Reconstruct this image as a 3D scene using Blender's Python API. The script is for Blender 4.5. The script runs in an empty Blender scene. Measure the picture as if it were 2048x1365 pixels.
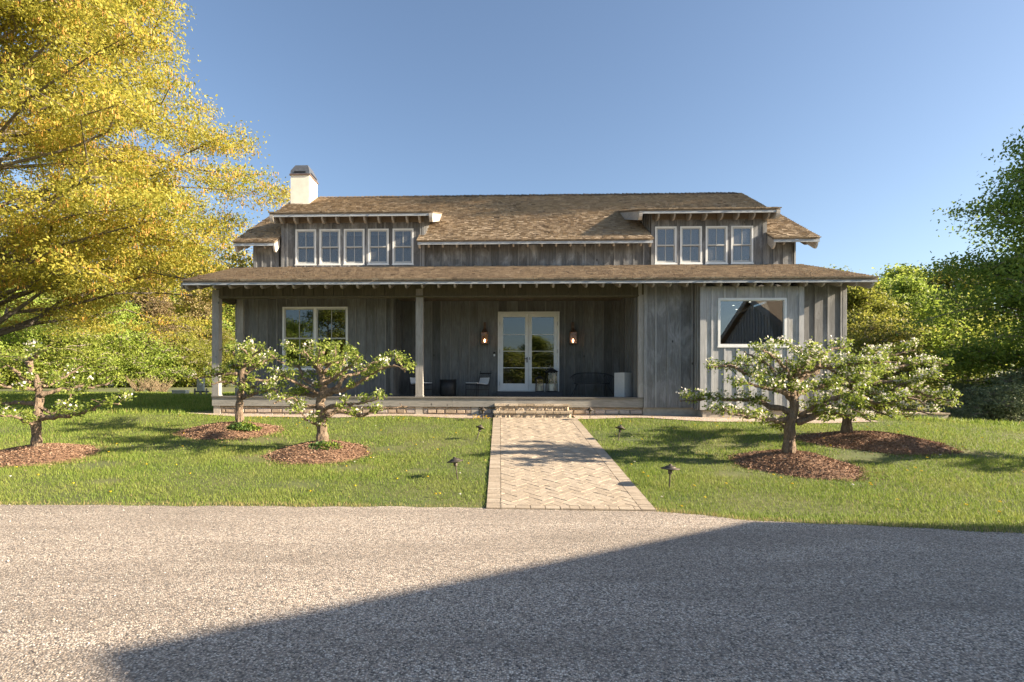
import bpy, math, random
import numpy as np
from mathutils import Vector, Matrix
random.seed(7)
rng = np.random.default_rng(7)
C = bpy.context.scene.collection
SC = bpy.context.scene
R = math.radians

# ------------------------------------------------------------------ camera
F = 1100.0; CX = 956.0; CY = 775.0; YAW = 0.0396; ROLL = 0.003; EYE = 1.65
cam_d = bpy.data.cameras.new("camera"); cam = bpy.data.objects.new("camera", cam_d); C.objects.link(cam)
cam_d.sensor_width = 36; cam_d.sensor_fit = 'HORIZONTAL'; cam_d.lens = F / 2048 * 36
cam_d.shift_x = (1024 - CX) / 2048; cam_d.shift_y = (CY - 682.5) / 2048
cam_d.clip_start = 0.1; cam_d.clip_end = 3000
cam.matrix_world = Matrix.Translation((0, 0, EYE)) @ Matrix.Rotation(YAW, 4, 'Z') @ Matrix.Rotation(R(90), 4, 'X') @ Matrix.Rotation(ROLL, 4, 'Z')
SC.camera = cam
# ------------------------------------------------------------------ light
SUN_A = R(80.5); SUN_E = R(22.5)
SUN = Vector((math.sin(SUN_A) * math.cos(SUN_E), -math.cos(SUN_A) * math.cos(SUN_E), math.sin(SUN_E)))
world = bpy.data.worlds.new("World"); SC.world = world; world.use_nodes = True
wn = world.node_tree; wn.nodes.clear()
wo = wn.nodes.new('ShaderNodeOutputWorld'); bg = wn.nodes.new('ShaderNodeBackground'); sky = wn.nodes.new('ShaderNodeTexSky')
sky.sky_type = 'NISHITA'; sky.sun_disc = False; sky.sun_elevation = SUN_E; sky.sun_rotation = R(99.5)
sky.air_density = 1.0; sky.dust_density = 1.3; sky.ozone_density = 2.5; sky.altitude = 50
bg.inputs[1].default_value = 0.063
hz = wn.nodes.new('ShaderNodeHueSaturation'); hz.inputs['Saturation'].default_value = 0.95; hz.inputs['Value'].default_value = 1.0; wn.links.new(sky.outputs[0], hz.inputs['Color']); wn.links.new(hz.outputs[0], bg.inputs[0]); wn.links.new(bg.outputs[0], wo.inputs[0])
sl = bpy.data.lights.new("sun", 'SUN'); sl.energy = 5.0; sl.angle = R(0.53); sl.color = (1.0, 0.83, 0.62)
so = bpy.data.objects.new("sun", sl); C.objects.link(so); so.rotation_euler = SUN.to_track_quat('Z', 'Y').to_euler(); so.location = (40, -10, 30)
SC.view_settings.view_transform = 'Standard'; SC.view_settings.look = 'None'
SC.view_settings.exposure = 1.82; SC.view_settings.gamma = 1.0

# ------------------------------------------------------------------ survey helper: where a sight line meets the plane Y = y, in metres
def at(x, y, Y):
    u = x - CX; v = y - CY
    a = u * math.cos(ROLL) + v * math.sin(ROLL); b = -u * math.sin(ROLL) + v * math.cos(ROLL)
    dx = a / F * math.cos(YAW) - math.sin(YAW); dy = a / F * math.sin(YAW) + math.cos(YAW); dz = -b / F
    k = Y / dy
    return (dx * k, EYE + dz * k)
def X_(x, Y): return at(x, CY, Y)[0]
def Z_(x, y, Y): return at(x, y, Y)[1]

# ------------------------------------------------------------------ terrain
def sst(a, b, x):
    t = np.clip((x - a) / (b - a), 0, 1); return t * t * (3 - 2 * t)
def ground(x, y):
    x = np.asarray(x, float); y = np.asarray(y, float)
    z = 0.1053 * np.clip(y - 7.45, 0, 7.9)
    z = np.where(y < 7.9, np.maximum(0, (y - 7.2)) ** 2 * 0.075 * (y > 7.2) * 0.0 + z, z)
    left = 0.024 * np.clip(y - 15.35, 0, 60)
    right = -0.07 * np.clip(y - 15.35, 0, 9) * sst(9.5, 13, x)
    zz = z + np.where(x < 9.5, left, left * (1 - sst(9.5, 13, x)) + right)
    zz = zz - 0.03 * np.clip(x - 10, 0, 8) * sst(8, 14, y)
    w = 0.02 * np.sin(x * 0.9 + 1) * np.sin(y * 0.7) * sst(7.6, 9.5, y)
    return zz + w * (1 - ((x > -0.8) & (x < 2.7)))
def gz(x, y): return float(ground(x, y))

# ------------------------------------------------------------------ materials
def mat(name):
    m = bpy.data.materials.new(name); m.use_nodes = True; nt = m.node_tree; nt.nodes.clear()
    o = nt.nodes.new('ShaderNodeOutputMaterial'); p = nt.nodes.new('ShaderNodeBsdfPrincipled')
    nt.links.new(p.outputs[0], o.inputs[0]); return m, nt, p, o
def N(nt, t, **k):
    n = nt.nodes.new(t)
    for a, b in k.items(): setattr(n, a, b)
    return n
def ramp(nt, fac, stops, interp='LINEAR'):
    r = N(nt, 'ShaderNodeValToRGB'); r.color_ramp.interpolation = interp
    e = r.color_ramp.elements
    while len(e) > 1: e.remove(e[-1])
    e[0].position = stops[0][0]; e[0].color = (*stops[0][1], 1)
    for p, c in stops[1:]:
        q = e.new(p); q.color = (*c, 1)
    nt.links.new(fac, r.inputs[0]); return r.outputs[0]
def coords(nt, scale=(1, 1, 1), kind='Object'):
    t = N(nt, 'ShaderNodeTexCoord'); mp = N(nt, 'ShaderNodeMapping'); mp.inputs['Scale'].default_value = scale
    nt.links.new(t.outputs[kind], mp.inputs[0]); return mp.outputs[0]
def noise(nt, vec, scale, detail=4, rough=0.6, dist=0.0):
    n = N(nt, 'ShaderNodeTexNoise'); n.inputs['Scale'].default_value = scale; n.inputs['Detail'].default_value = detail
    n.inputs['Roughness'].default_value = rough; n.inputs['Distortion'].default_value = dist
    nt.links.new(vec, n.inputs['Vector']); return n.outputs['Fac']
def mix(nt, a, b, fac, mode='MIX'):
    m = N(nt, 'ShaderNodeMix', data_type='RGBA', blend_type=mode)
    for s, v in ((0, fac), (6, a), (7, b)):
        if isinstance(v, (int, float)): m.inputs[s].default_value = v
        elif isinstance(v, tuple): m.inputs[s].default_value = (*v, 1)
        else: nt.links.new(v, m.inputs[s])
    return m.outputs[2]
def math_(nt, op, a, b=0.0):
    m = N(nt, 'ShaderNodeMath', operation=op)
    for s, v in ((0, a), (1, b)):
        if isinstance(v, (int, float)): m.inputs[s].default_value = v
        else: nt.links.new(v, m.inputs[s])
    return m.outputs[0]
def bump(nt, p, h, strength=0.4, dist=0.01):
    b = N(nt, 'ShaderNodeBump'); b.inputs['Strength'].default_value = strength; b.inputs['Distance'].default_value = dist
    nt.links.new(h, b.inputs['Height']); nt.links.new(b.outputs[0], p.inputs['Normal'])
def attr(nt, name='rnd'):
    a = N(nt, 'ShaderNodeAttribute'); a.attribute_name = name; return a.outputs['Fac']

def wood(name, dark, light, axis='Z', silver=None, brown=None, rough=0.85, var=0.35, blotch=0.5):
    m, nt, p, o = mat(name)
    sc = {'Z': (9, 9, 0.55), 'X': (0.55, 9, 9), 'Y': (9, 0.55, 9)}[axis]
    r = attr(nt)
    t = N(nt, 'ShaderNodeTexCoord'); mp = N(nt, 'ShaderNodeMapping'); mp.inputs['Scale'].default_value = sc
    nt.links.new(t.outputs['Object'], mp.inputs[0])
    off = N(nt, 'ShaderNodeCombineXYZ'); mm = math_(nt, 'MULTIPLY', r, 37.0)
    for i in range(3): nt.links.new(mm, off.inputs[i])
    nt.links.new(off.outputs[0], mp.inputs['Location'])
    g = noise(nt, mp.outputs[0], 5.0, 8, 0.7, 0.4)
    col = ramp(nt, g, [(0.3, dark), (0.7, light)])
    big = noise(nt, coords(nt, (1.6, 1.6, 0.8) if axis == 'Z' else (0.8, 1.6, 1.6)), 1.7, 5, 0.65, 0.6)
    if silver: col = mix(nt, col, silver, math_(nt, 'MULTIPLY', ramp(nt, big, [(0.48, (0, 0, 0)), (0.72, (1, 1, 1))]), blotch))
    if brown:
        b2 = noise(nt, coords(nt, (2.3, 2.3, 0.5)), 2.3, 4, 0.6)
        col = mix(nt, col, brown, math_(nt, 'MULTIPLY', ramp(nt, b2, [(0.5, (0, 0, 0)), (0.75, (1, 1, 1))]), 0.6))
    br = ramp(nt, r, [(0, (1 - var,) * 3), (1, (1 + var,) * 3)])
    br2 = N(nt, 'ShaderNodeMapRange'); br2.inputs[3].default_value = 1 - var; br2.inputs[4].default_value = 1 + var
    nt.links.new(r, br2.inputs[0])
    cmb = N(nt, 'ShaderNodeCombineXYZ')
    for i in range(3): nt.links.new(br2.outputs[0], cmb.inputs[i])
    col = mix(nt, col, cmb.outputs[0], 1.0, 'MULTIPLY')
    kn = N(nt, 'ShaderNodeTexVoronoi'); kn.inputs['Scale'].default_value = 2.1; nt.links.new(coords(nt, (1, 1, 0.6)), kn.inputs[0])
    col = mix(nt, col, (dark[0] * .4, dark[1] * .4, dark[2] * .4), ramp(nt, kn.outputs['Distance'], [(0.03, (1, 1, 1)), (0.06, (0, 0, 0))]))
    nt.links.new(col, p.inputs['Base Color']); p.inputs['Roughness'].default_value = rough
    bump(nt, p, g, 0.35, 0.006)
    return m
def plain(name, col, rough=0.5, metal=0.0, nscale=0, nvar=0.2, spec=0.5):
    m, nt, p, o = mat(name)
    if nscale:
        n = noise(nt, coords(nt), nscale, 6, 0.65)
        c = ramp(nt, n, [(0.3, tuple(c * (1 - nvar) for c in col)), (0.7, tuple(min(1, c * (1 + nvar)) for c in col))])
        nt.links.new(c, p.inputs['Base Color']); bump(nt, p, n, 0.2, 0.004)
    else: p.inputs['Base Color'].default_value = (*col, 1)
    p.inputs['Roughness'].default_value = rough; p.inputs['Metallic'].default_value = metal
    p.inputs['Specular IOR Level'].default_value = spec
    return m
def emit(name, col, s):
    m, nt, p, o = mat(name); p.inputs['Base Color'].default_value = (*col, 1)
    p.inputs['Emission Color'].default_value = (*col, 1); p.inputs['Emission Strength'].default_value = s; return m
def foliage(name, stops, trans=0.35, hue_jit=0.0, rough=0.55):
    m, nt, p, o = mat(name)
    r = attr(nt); col = ramp(nt, r, stops)
    if hue_jit:
        oi = N(nt, 'ShaderNodeObjectInfo'); h = N(nt, 'ShaderNodeHueSaturation')
        nt.links.new(math_(nt, 'ADD', math_(nt, 'MULTIPLY', oi.outputs['Random'], hue_jit), 0.5 - hue_jit / 2), h.inputs['Hue'])
        nt.links.new(math_(nt, 'ADD', math_(nt, 'MULTIPLY', oi.outputs['Random'], 0.5), 0.75), h.inputs['Value'])
        nt.links.new(col, h.inputs['Color']); col = h.outputs[0]
    nt.links.new(col, p.inputs['Base Color']); p.inputs['Roughness'].default_value = rough
    p.inputs['Specular IOR Level'].default_value = 0.35
    tr = N(nt, 'ShaderNodeBsdfTranslucent'); nt.links.new(col, tr.inputs[0])
    ms = N(nt, 'ShaderNodeMixShader'); ms.inputs[0].default_value = trans
    nt.links.new(p.outputs[0], ms.inputs[1]); nt.links.new(tr.outputs[0], ms.inputs[2]); nt.links.new(ms.outputs[0], o.inputs[0])
    return m
def bark(name, a, b):
    m, nt, p, o = mat(name)
    n = noise(nt, coords(nt, (1, 1, 0.25)), 22, 8, 0.75, 0.6)
    n2 = noise(nt, coords(nt), 3.5, 3)
    c = mix(nt, ramp(nt, n, [(0.40, a), (0.60, b)]), tuple(x * 1.5 for x in b), math_(nt, 'MULTIPLY', n2, 0.5))
    nt.links.new(c, p.inputs['Base Color']); p.inputs['Roughness'].default_value = 0.95; bump(nt, p, n, 1.0, 0.06); return m
def glassy(name, refl_ior=2.0, tint=(0.55, 0.6, 0.62), dust=0.0):
    m, nt, p, o = mat(name); nt.nodes.remove(p)
    fr = N(nt, 'ShaderNodeFresnel'); fr.inputs[0].default_value = refl_ior
    gl = N(nt, 'ShaderNodeBsdfGlossy'); gl.inputs['Roughness'].default_value = 0.0; gl.inputs['Color'].default_value = (1, 1, 1, 1)
    wv = noise(nt, coords(nt), 1.3, 1); b = N(nt, 'ShaderNodeBump'); b.inputs['Strength'].default_value = 0.03; b.inputs['Distance'].default_value = 0.02
    nt.links.new(wv, b.inputs['Height']); nt.links.new(b.outputs[0], gl.inputs['Normal'])
    tr = N(nt, 'ShaderNodeBsdfTransparent'); tr.inputs[0].default_value = (*tint, 1)
    if dust:                                  # thin film of dust and insect screen
        df = N(nt, 'ShaderNodeBsdfDiffuse'); df.inputs[0].default_value = (0.6, 0.6, 0.6, 1); m2 = N(nt, 'ShaderNodeMixShader'); m2.inputs[0].default_value = dust
        nt.links.new(tr.outputs[0], m2.inputs[1]); nt.links.new(df.outputs[0], m2.inputs[2]); tr = m2
    ms = N(nt, 'ShaderNodeMixShader'); nt.links.new(fr.outputs[0], ms.inputs[0]); nt.links.new(tr.outputs[0], ms.inputs[1]); nt.links.new(gl.outputs[0], ms.inputs[2])
    nt.links.new(ms.outputs[0], o.inputs[0]); return m

M = {}
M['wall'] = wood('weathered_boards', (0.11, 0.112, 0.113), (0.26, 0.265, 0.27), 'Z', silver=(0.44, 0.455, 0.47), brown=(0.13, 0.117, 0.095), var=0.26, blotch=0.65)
M['wall_up'] = wood('dark_streaked_boards', (0.055, 0.058, 0.061), (0.18, 0.187, 0.195), 'Z', silver=(0.34, 0.36, 0.38), brown=(0.07, 0.062, 0.05), var=0.24, blotch=0.8)
M['batten_up'] = wood('dark_battens', (0.10, 0.104, 0.108), (0.24, 0.248, 0.256), 'Z', silver=(0.36, 0.37, 0.38), var=0.2)
M['bay'] = wood('silvered_boards', (0.23, 0.235, 0.235), (0.44, 0.45, 0.455), 'Z', silver=(0.60, 0.61, 0.62), brown=(0.25, 0.24, 0.2), var=0.15, blotch=0.6)
M['bay_batten'] = wood('silvered_battens', (0.30, 0.305, 0.31), (0.48, 0.49, 0.5), 'Z', var=0.12)
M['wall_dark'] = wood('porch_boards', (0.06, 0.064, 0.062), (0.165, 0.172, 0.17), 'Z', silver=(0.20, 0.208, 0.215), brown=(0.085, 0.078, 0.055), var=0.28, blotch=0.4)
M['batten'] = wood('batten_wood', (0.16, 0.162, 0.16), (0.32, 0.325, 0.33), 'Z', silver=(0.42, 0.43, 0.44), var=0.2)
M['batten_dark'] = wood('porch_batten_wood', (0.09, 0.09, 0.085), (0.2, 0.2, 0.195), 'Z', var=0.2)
M['frieze'] = wood('frieze_wood', (0.06, 0.055, 0.035), (0.12, 0.11, 0.075), 'Z', var=0.15)
M['beam'] = wood('beam_wood', (0.17, 0.165, 0.15), (0.33, 0.32, 0.29), 'X', silver=(0.42, 0.41, 0.38), var=0.1)
M['post'] = wood('post_wood', (0.20, 0.19, 0.175), (0.36, 0.35, 0.33), 'Z', silver=(0.46, 0.46, 0.45), var=0.1)
M['fascia'] = wood('fascia_wood', (0.25, 0.285, 0.32), (0.36, 0.395, 0.43), 'X', var=0.08)
M['soffit'] = wood('soffit_wood', (0.11, 0.085, 0.06), (0.20, 0.165, 0.125), 'Y', var=0.15)
M['rafter'] = wood('rafter_wood', (0.15, 0.13, 0.11), (0.29, 0.265, 0.23), 'Y', silver=(0.34, 0.33, 0.31), var=0.15)
M['barge'] = wood('barge_wood', (0.26, 0.245, 0.225), (0.44, 0.42, 0.39), 'Y', silver=(0.55, 0.53, 0.50), var=0.1)
M['frame'] = plain('window_paint', (0.68, 0.70, 0.70), 0.45, nscale=6, nvar=0.06)
M['sash'] = plain('sash_paint', (0.40, 0.41, 0.40), 0.5, nscale=6, nvar=0.06)
M['glass'] = glassy('window_glass', 1.9)
M['big_glass'] = glassy('picture_window_glass', 2.25)
M['screen_glass'] = glassy('screened_window_glass', 1.85, dust=0.10)
M['lamp_glass'] = glassy('lantern_glass', 1.5, (0.9, 0.9, 0.88))
M['black'] = plain('black_iron', (0.018, 0.018, 0.02), 0.5, 0.3, nscale=30, nvar=0.25)
M['copper'] = plain('aged_copper', (0.16, 0.10, 0.065), 0.45, 0.8, nscale=18, nvar=0.35)
M['white_leather'] = plain('white_sling', (0.62, 0.62, 0.62), 0.6, nscale=30, nvar=0.06)
M['planter'] = plain('planter_grey', (0.52, 0.52, 0.51), 0.6, nscale=8, nvar=0.06)
M['dark_deck'] = wood('deck_wood', (0.10, 0.095, 0.085), (0.2, 0.19, 0.17), 'X', var=0.1)
M['dark_step'] = plain('dark_threshold', (0.05, 0.052, 0.058), 0.7, nscale=10, nvar=0.1)
M['interior'] = plain('dark_interior', (0.05, 0.05, 0.055), 0.9)
M['blind'] = plain('white_blind', (0.6, 0.62, 0.66), 0.8)
M['curtain'] = plain('pale_curtain', (0.22, 0.24, 0.3), 0.9, nscale=5, nvar=0.2)
M['orange'] = plain('terracotta', (0.65, 0.2, 0.05), 0.6, nscale=6, nvar=0.1)
M['wax'] = plain('candle_wax', (0.8, 0.78, 0.7), 0.5)
M['bulb'] = emit('warm_bulb', (1.0, 0.55, 0.28), 4.5)
M['spot'] = emit('ceiling_spot', (1.0, 0.85, 0.65), 2.5)
M['metalbox'] = plain('grey_metal', (0.42, 0.42, 0.38), 0.5, nscale=8, nvar=0.08)
M['stucco'] = plain('white_stucco', (0.74, 0.70, 0.62), 0.9, nscale=2.5, nvar=0.13)
M['lead'] = plain('zinc_cap', (0.19, 0.20, 0.21), 0.42, 0.7, nscale=7, nvar=0.25)
M['rust'] = plain('brown_zinc', (0.20, 0.14, 0.11), 0.5, 0.5, nscale=7, nvar=0.25)
M['concrete'] = plain('concrete', (0.40, 0.36, 0.30), 0.95, nscale=7, nvar=0.18)
M['bronze'] = plain('bronze_lamp', (0.10, 0.085, 0.07), 0.5, 0.6, nscale=20, nvar=0.35)

def shingle_mat():
    m, nt, p, o = mat('cedar_shingles')
    r = attr(nt)
    col = ramp(nt, r, [(0, (0.16, 0.12, 0.085)), (0.3, (0.32, 0.25, 0.175)), (0.6, (0.45, 0.36, 0.255)), (0.85, (0.58, 0.485, 0.36)), (1, (0.72, 0.65, 0.54))])
    g = noise(nt, coords(nt, (30, 2.5, 2.5)), 3.0, 5, 0.7)
    col = mix(nt, col, (0.10, 0.08, 0.06), math_(nt, 'MULTIPLY', ramp(nt, g, [(0.5, (0, 0, 0)), (0.75, (1, 1, 1))]), 0.4))
    big = noise(nt, coords(nt, (1, 1, 1)), 0.9, 6, 0.7)
    col = mix(nt, col, (0.34, 0.28, 0.17), math_(nt, 'MULTIPLY', ramp(nt, big, [(0.46, (0, 0, 0)), (0.68, (1, 1, 1))]), 0.18))
    fine = noise(nt, coords(nt, (1, 1, 1)), 16, 4, 0.7)
    col = mix(nt, col, (0.13, 0.105, 0.07), math_(nt, 'MULTIPLY', ramp(nt, fine, [(0.55, (0, 0, 0)), (0.66, (1, 1, 1))]), 0.28))
    nt.links.new(col, p.inputs['Base Color']); p.inputs['Roughness'].default_value = 0.95; bump(nt, p, math_(nt, 'ADD', g, fine), 0.6, 0.012); return m
M['shingle'] = shingle_mat()
def stone_mat(name, stops, sc=12, dk=0.6):
    m, nt, p, o = mat(name); r = attr(nt); col = ramp(nt, r, stops)
    n = noise(nt, coords(nt), sc, 8, 0.7); n2 = noise(nt, coords(nt), sc * 5, 3, 0.6)
    col = mix(nt, col, tuple(c * 0.45 for c in stops[1][1]), math_(nt, 'MULTIPLY', ramp(nt, n, [(0.45, (0, 0, 0)), (0.75, (1, 1, 1))]), dk))
    nt.links.new(col, p.inputs['Base Color']); p.inputs['Roughness'].default_value = 0.95
    bump(nt, p, math_(nt, 'ADD', n, math_(nt, 'MULTIPLY', n2, 0.4)), 0.8, 0.015); return m
M['stone'] = stone_mat('veneer_stone', [(0, (0.36, 0.29, 0.21)), (0.35, (0.48, 0.38, 0.28)), (0.65, (0.50, 0.42, 0.36)), (1, (0.45, 0.41, 0.37))])
M['stepstone'] = stone_mat('step_stone', [(0, (0.33, 0.26, 0.18)), (0.5, (0.43, 0.355, 0.26)), (1, (0.52, 0.44, 0.34))], 20)
M['paver'] = stone_mat('paver_stone', [(0, (0.32, 0.265, 0.20)), (0.5, (0.36, 0.30, 0.23)), (1, (0.40, 0.34, 0.265))], 9, 0.35)
def paver_tone():
    nt = M['paver'].node_tree
def gravel_mat(name, cell, stops, soil, bstr=1.0):
    m, nt, p, o = mat(name); v = coords(nt)
    vo = N(nt, 'ShaderNodeTexVoronoi'); vo.inputs['Scale'].default_value = cell; nt.links.new(v, vo.inputs[0])
    sep = N(nt, 'ShaderNodeSeparateColor'); nt.links.new(vo.outputs['Color'], sep.inputs[0])
    col = ramp(nt, sep.outputs[0], stops, 'CONSTANT')
    d = ramp(nt, vo.outputs['Distance'], [(0.35, (0, 0, 0)), (0.62, (1, 1, 1))])
    col = mix(nt, col, soil, math_(nt, 'MULTIPLY', d, 0.75))
    big = noise(nt, coords(nt, (0.22, 1.2, 1)), 1.1, 7, 0.7, 0.5)
    col = mix(nt, col, tuple(c * 0.8 for c in soil), math_(nt, 'MULTIPLY', ramp(nt, big, [(0.42, (0, 0, 0)), (0.7, (1, 1, 1))]), 0.6))
    nt.links.new(col, p.inputs['Base Color']); p.inputs['Roughness'].default_value = 0.9
    inv = math_(nt, 'SUBTRACT', 1.0, vo.outputs['Distance'])
    bump(nt, p, inv, bstr, 0.5 / cell); return m
M['drive'] = gravel_mat('driveway_gravel', 76, [(0, (0.07, 0.065, 0.065)), (0.16, (0.28, 0.24, 0.205)), (0.34, (0.53, 0.435, 0.345)), (0.58, (0.65, 0.56, 0.465)), (0.78, (0.36, 0.335, 0.31)), (0.87, (0.80, 0.73, 0.63))], (0.19, 0.16, 0.13))
M['gravel'] = gravel_mat('pale_gravel', 45, [(0, (0.40, 0.32, 0.26)), (0.3, (0.58, 0.48, 0.40)), (0.6, (0.68, 0.60, 0.52)), (0.85, (0.5, 0.42, 0.35))], (0.30, 0.23, 0.17))
def lawn_mat():
    m, nt, p, o = mat('lawn_soil'); v = coords(nt)
    n = noise(nt, v, 0.6, 6, 0.65); n2 = noise(nt, v, 30, 3)
    c = ramp(nt, n, [(0.35, (0.07, 0.10, 0.026)), (0.62, (0.12, 0.125, 0.042))])
    c = mix(nt, c, (0.16, 0.125, 0.06), math_(nt, 'MULTIPLY', ramp(nt, n2, [(0.5, (0, 0, 0)), (0.8, (1, 1, 1))]), 0.5))
    nt.links.new(c, p.inputs['Base Color']); p.inputs['Roughness'].default_value = 1.0; return m
M['lawn'] = lawn_mat()
def grass_mat():
    m, nt, p, o = mat('grass_blades'); r = attr(nt)
    c = ramp(nt, r, [(0, (0.09, 0.15, 0.02)), (0.5, (0.21, 0.30, 0.048)), (0.8, (0.31, 0.38, 0.08)), (0.93, (0.35, 0.34, 0.10)), (1.0, (0.45, 0.36, 0.17))])
    n = noise(nt, coords(nt, kind='Object'), 0.8, 5, 0.65)
    c = mix(nt, c, (0.31, 0.33, 0.09), math_(nt, 'MULTIPLY', ramp(nt, n, [(0.46, (0, 0, 0)), (0.66, (1, 1, 1))]), 0.5))
    nt.links.new(c, p.inputs['Base Color']); p.inputs['Roughness'].default_value = 0.6; p.inputs['Specular IOR Level'].default_value = 0.3
    tr = N(nt, 'ShaderNodeBsdfTranslucent'); nt.links.new(c, tr.inputs[0]); ms = N(nt, 'ShaderNodeMixShader'); ms.inputs[0].default_value = 0.4
    nt.links.new(p.outputs[0], ms.inputs[1]); nt.links.new(tr.outputs[0], ms.inputs[2]); nt.links.new(ms.outputs[0], o.inputs[0]); return m
M['grass'] = grass_mat()
M['mulch'] = foliage('bark_mulch', [(0, (0.12, 0.068, 0.042)), (0.5, (0.24, 0.145, 0.092)), (0.85, (0.33, 0.215, 0.145)), (1, (0.42, 0.31, 0.22))], 0.0, rough=0.95)
M['bark'] = bark('apple_bark', (0.05, 0.033, 0.022), (0.27, 0.20, 0.14))
M['bark2'] = bark('grey_bark', (0.12, 0.10, 0.08), (0.30, 0.26, 0.21))
M['oak_bark'] = bark('oak_bark', (0.07, 0.058, 0.045), (0.19, 0.165, 0.135))
M['apple_leaf'] = foliage('apple_leaves', [(0, (0.10, 0.15, 0.022)), (0.5, (0.23, 0.30, 0.05)), (0.9, (0.38, 0.43, 0.09)), (1, (0.46, 0.47, 0.15))], 0.45)
M['blossom'] = foliage('apple_blossom', [(0, (0.72, 0.66, 0.58)), (1, (0.85, 0.83, 0.78))], 0.3)
M['oak_leaf'] = foliage('oak_leaves', [(0, (0.27, 0.29, 0.05)), (0.4, (0.42, 0.40, 0.065)), (0.7, (0.52, 0.455, 0.08)), (0.88, (0.56, 0.41, 0.07)), (1, (0.52, 0.30, 0.06))], 0.55)
M['wood_leaf'] = foliage('woodland_leaves', [(0, (0.14, 0.18, 0.03)), (0.5, (0.28, 0.33, 0.055)), (0.85, (0.42, 0.43, 0.09)), (1, (0.52, 0.47, 0.15))], 0.5, 0.05)
M['green_leaf'] = foliage('maple_leaves', [(0, (0.10, 0.16, 0.025)), (0.5, (0.21, 0.30, 0.05)), (1, (0.36, 0.43, 0.08))], 0.5)
M['fresh_leaf'] = foliage('fresh_green_leaves', [(0, (0.20, 0.27, 0.045)), (0.5, (0.34, 0.42, 0.075)), (1, (0.48, 0.52, 0.13))], 0.5, 0.03)
M['catkin'] = foliage('oak_catkins', [(0, (0.42, 0.24, 0.05)), (1, (0.62, 0.36, 0.08))], 0.35)
M['brown_leaf'] = foliage('brown_pine_foliage', [(0, (0.14, 0.105, 0.05)), (0.5, (0.25, 0.19, 0.09)), (1, (0.34, 0.27, 0.13))], 0.3, 0.03)
M['sage_leaf'] = foliage('sage_shrub', [(0, (0.10, 0.13, 0.06)), (0.5, (0.2, 0.24, 0.12)), (1, (0.32, 0.36, 0.2))], 0.3)
M['cover_leaf'] = foliage('ground_cover_leaves', [(0, (0.03, 0.07, 0.02)), (0.6, (0.08, 0.15, 0.025)), (1, (0.22, 0.27, 0.03))], 0.3)
M['dandelion'] = foliage('dandelion', [(0, (0.75, 0.5, 0.02)), (0.83, (0.8, 0.62, 0.03)), (0.9, (0.6, 0.6, 0.52)), (1, (0.8, 0.8, 0.76))], 0.2)

# ------------------------------------------------------------------ mesh helpers
class MB:
    def __init__(s): s.v = []; s.f = []; s.r = []
    def add(s, verts, faces, rnd=None):
        b = len(s.v); s.v.extend([tuple(v) for v in verts]); s.f.extend([tuple(i + b for i in f) for f in faces])
        s.r.extend([random.random() if rnd is None else rnd] * len(verts)); return s
    def box(s, x0, x1, y0, y1, z0, z1, rnd=None):
        v = [(x0, y0, z0), (x1, y0, z0), (x1, y1, z0), (x0, y1, z0), (x0, y0, z1), (x1, y0, z1), (x1, y1, z1), (x0, y1, z1)]
        return s.add(v, [(0, 3, 2, 1), (4, 5, 6, 7), (0, 1, 5, 4), (1, 2, 6, 5), (2, 3, 7, 6), (3, 0, 4, 7)], rnd)
    def prism(s, poly, off, rnd=None):   # planar polygon (3D pts) pushed along off
        n = len(poly); a = [Vector(p) for p in poly]; b = [p + Vector(off) for p in a]
        fs = [tuple(range(n)), tuple(range(2 * n - 1, n - 1, -1))]
        for i in range(n): j = (i + 1) % n; fs.append((j, i, i + n, j + n))
        return s.add(a + b, fs, rnd)
    def tube(s, pts, rad, n=8, rnd=None, cap=True, wob=0.0):
        pts = [Vector(p) for p in pts]; m = len(pts)
        if not hasattr(rad, '__len__'): rad = [rad] * m
        vs = []; up = Vector((0, 0, 1))
        t0 = (pts[1] - pts[0]).normalized(); nrm = t0.orthogonal().normalized()
        for i, p in enumerate(pts):
            t = (pts[min(i + 1, m - 1)] - pts[max(i - 1, 0)])
            t = t.normalized() if t.length > 1e-9 else t0
            nrm = (nrm - t * nrm.dot(t)); nrm = nrm.normalized() if nrm.length > 1e-6 else t.orthogonal().normalized()
            bn = t.cross(nrm)
            for k in range(n):
                a = 2 * math.pi * k / n; rr = rad[i] * (1 + (random.random() - .5) * wob)
                vs.append(p + (nrm * math.cos(a) + bn * math.sin(a)) * rr)
        fs = []
        for i in range(m - 1):
            for k in range(n):
                j = (k + 1) % n; fs.append((i * n + k, i * n + j, (i + 1) * n + j, (i + 1) * n + k))
        if cap: fs.append(tuple(range(n - 1, -1, -1))); fs.append(tuple((m - 1) * n + k for k in range(n)))
        return s.add(vs, fs, rnd)
    def lathe(s, prof, c=(0, 0, 0), n=24, rnd=None):
        vs = []; m = len(prof)
        for r, z in prof:
            for k in range(n):
                a = 2 * math.pi * k / n; vs.append((c[0] + r * math.cos(a), c[1] + r * math.sin(a), c[2] + z))
        fs = []
        for i in range(m - 1):
            for k in range(n):
                j = (k + 1) % n; fs.append((i * n + k, i * n + j, (i + 1) * n + j, (i + 1) * n + k))
        fs.append(tuple(range(n - 1, -1, -1))); fs.append(tuple((m - 1) * n + k for k in range(n)))
        return s.add(vs, fs, rnd)
    def build(s, name, m, parent=None, smooth=False):
        me = bpy.data.meshes.new(name); me.from_pydata(s.v, [], s.f)
        a = me.attributes.new('rnd', 'FLOAT', 'POINT'); a.data.foreach_set('value', np.array(s.r, dtype=np.float32))
        me.materials.append(m if not isinstance(m, str) else M[m])
        if smooth: me.polygons.foreach_set('use_smooth', [True] * len(me.polygons))
        me.update(); return link(name, me, parent)
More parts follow.
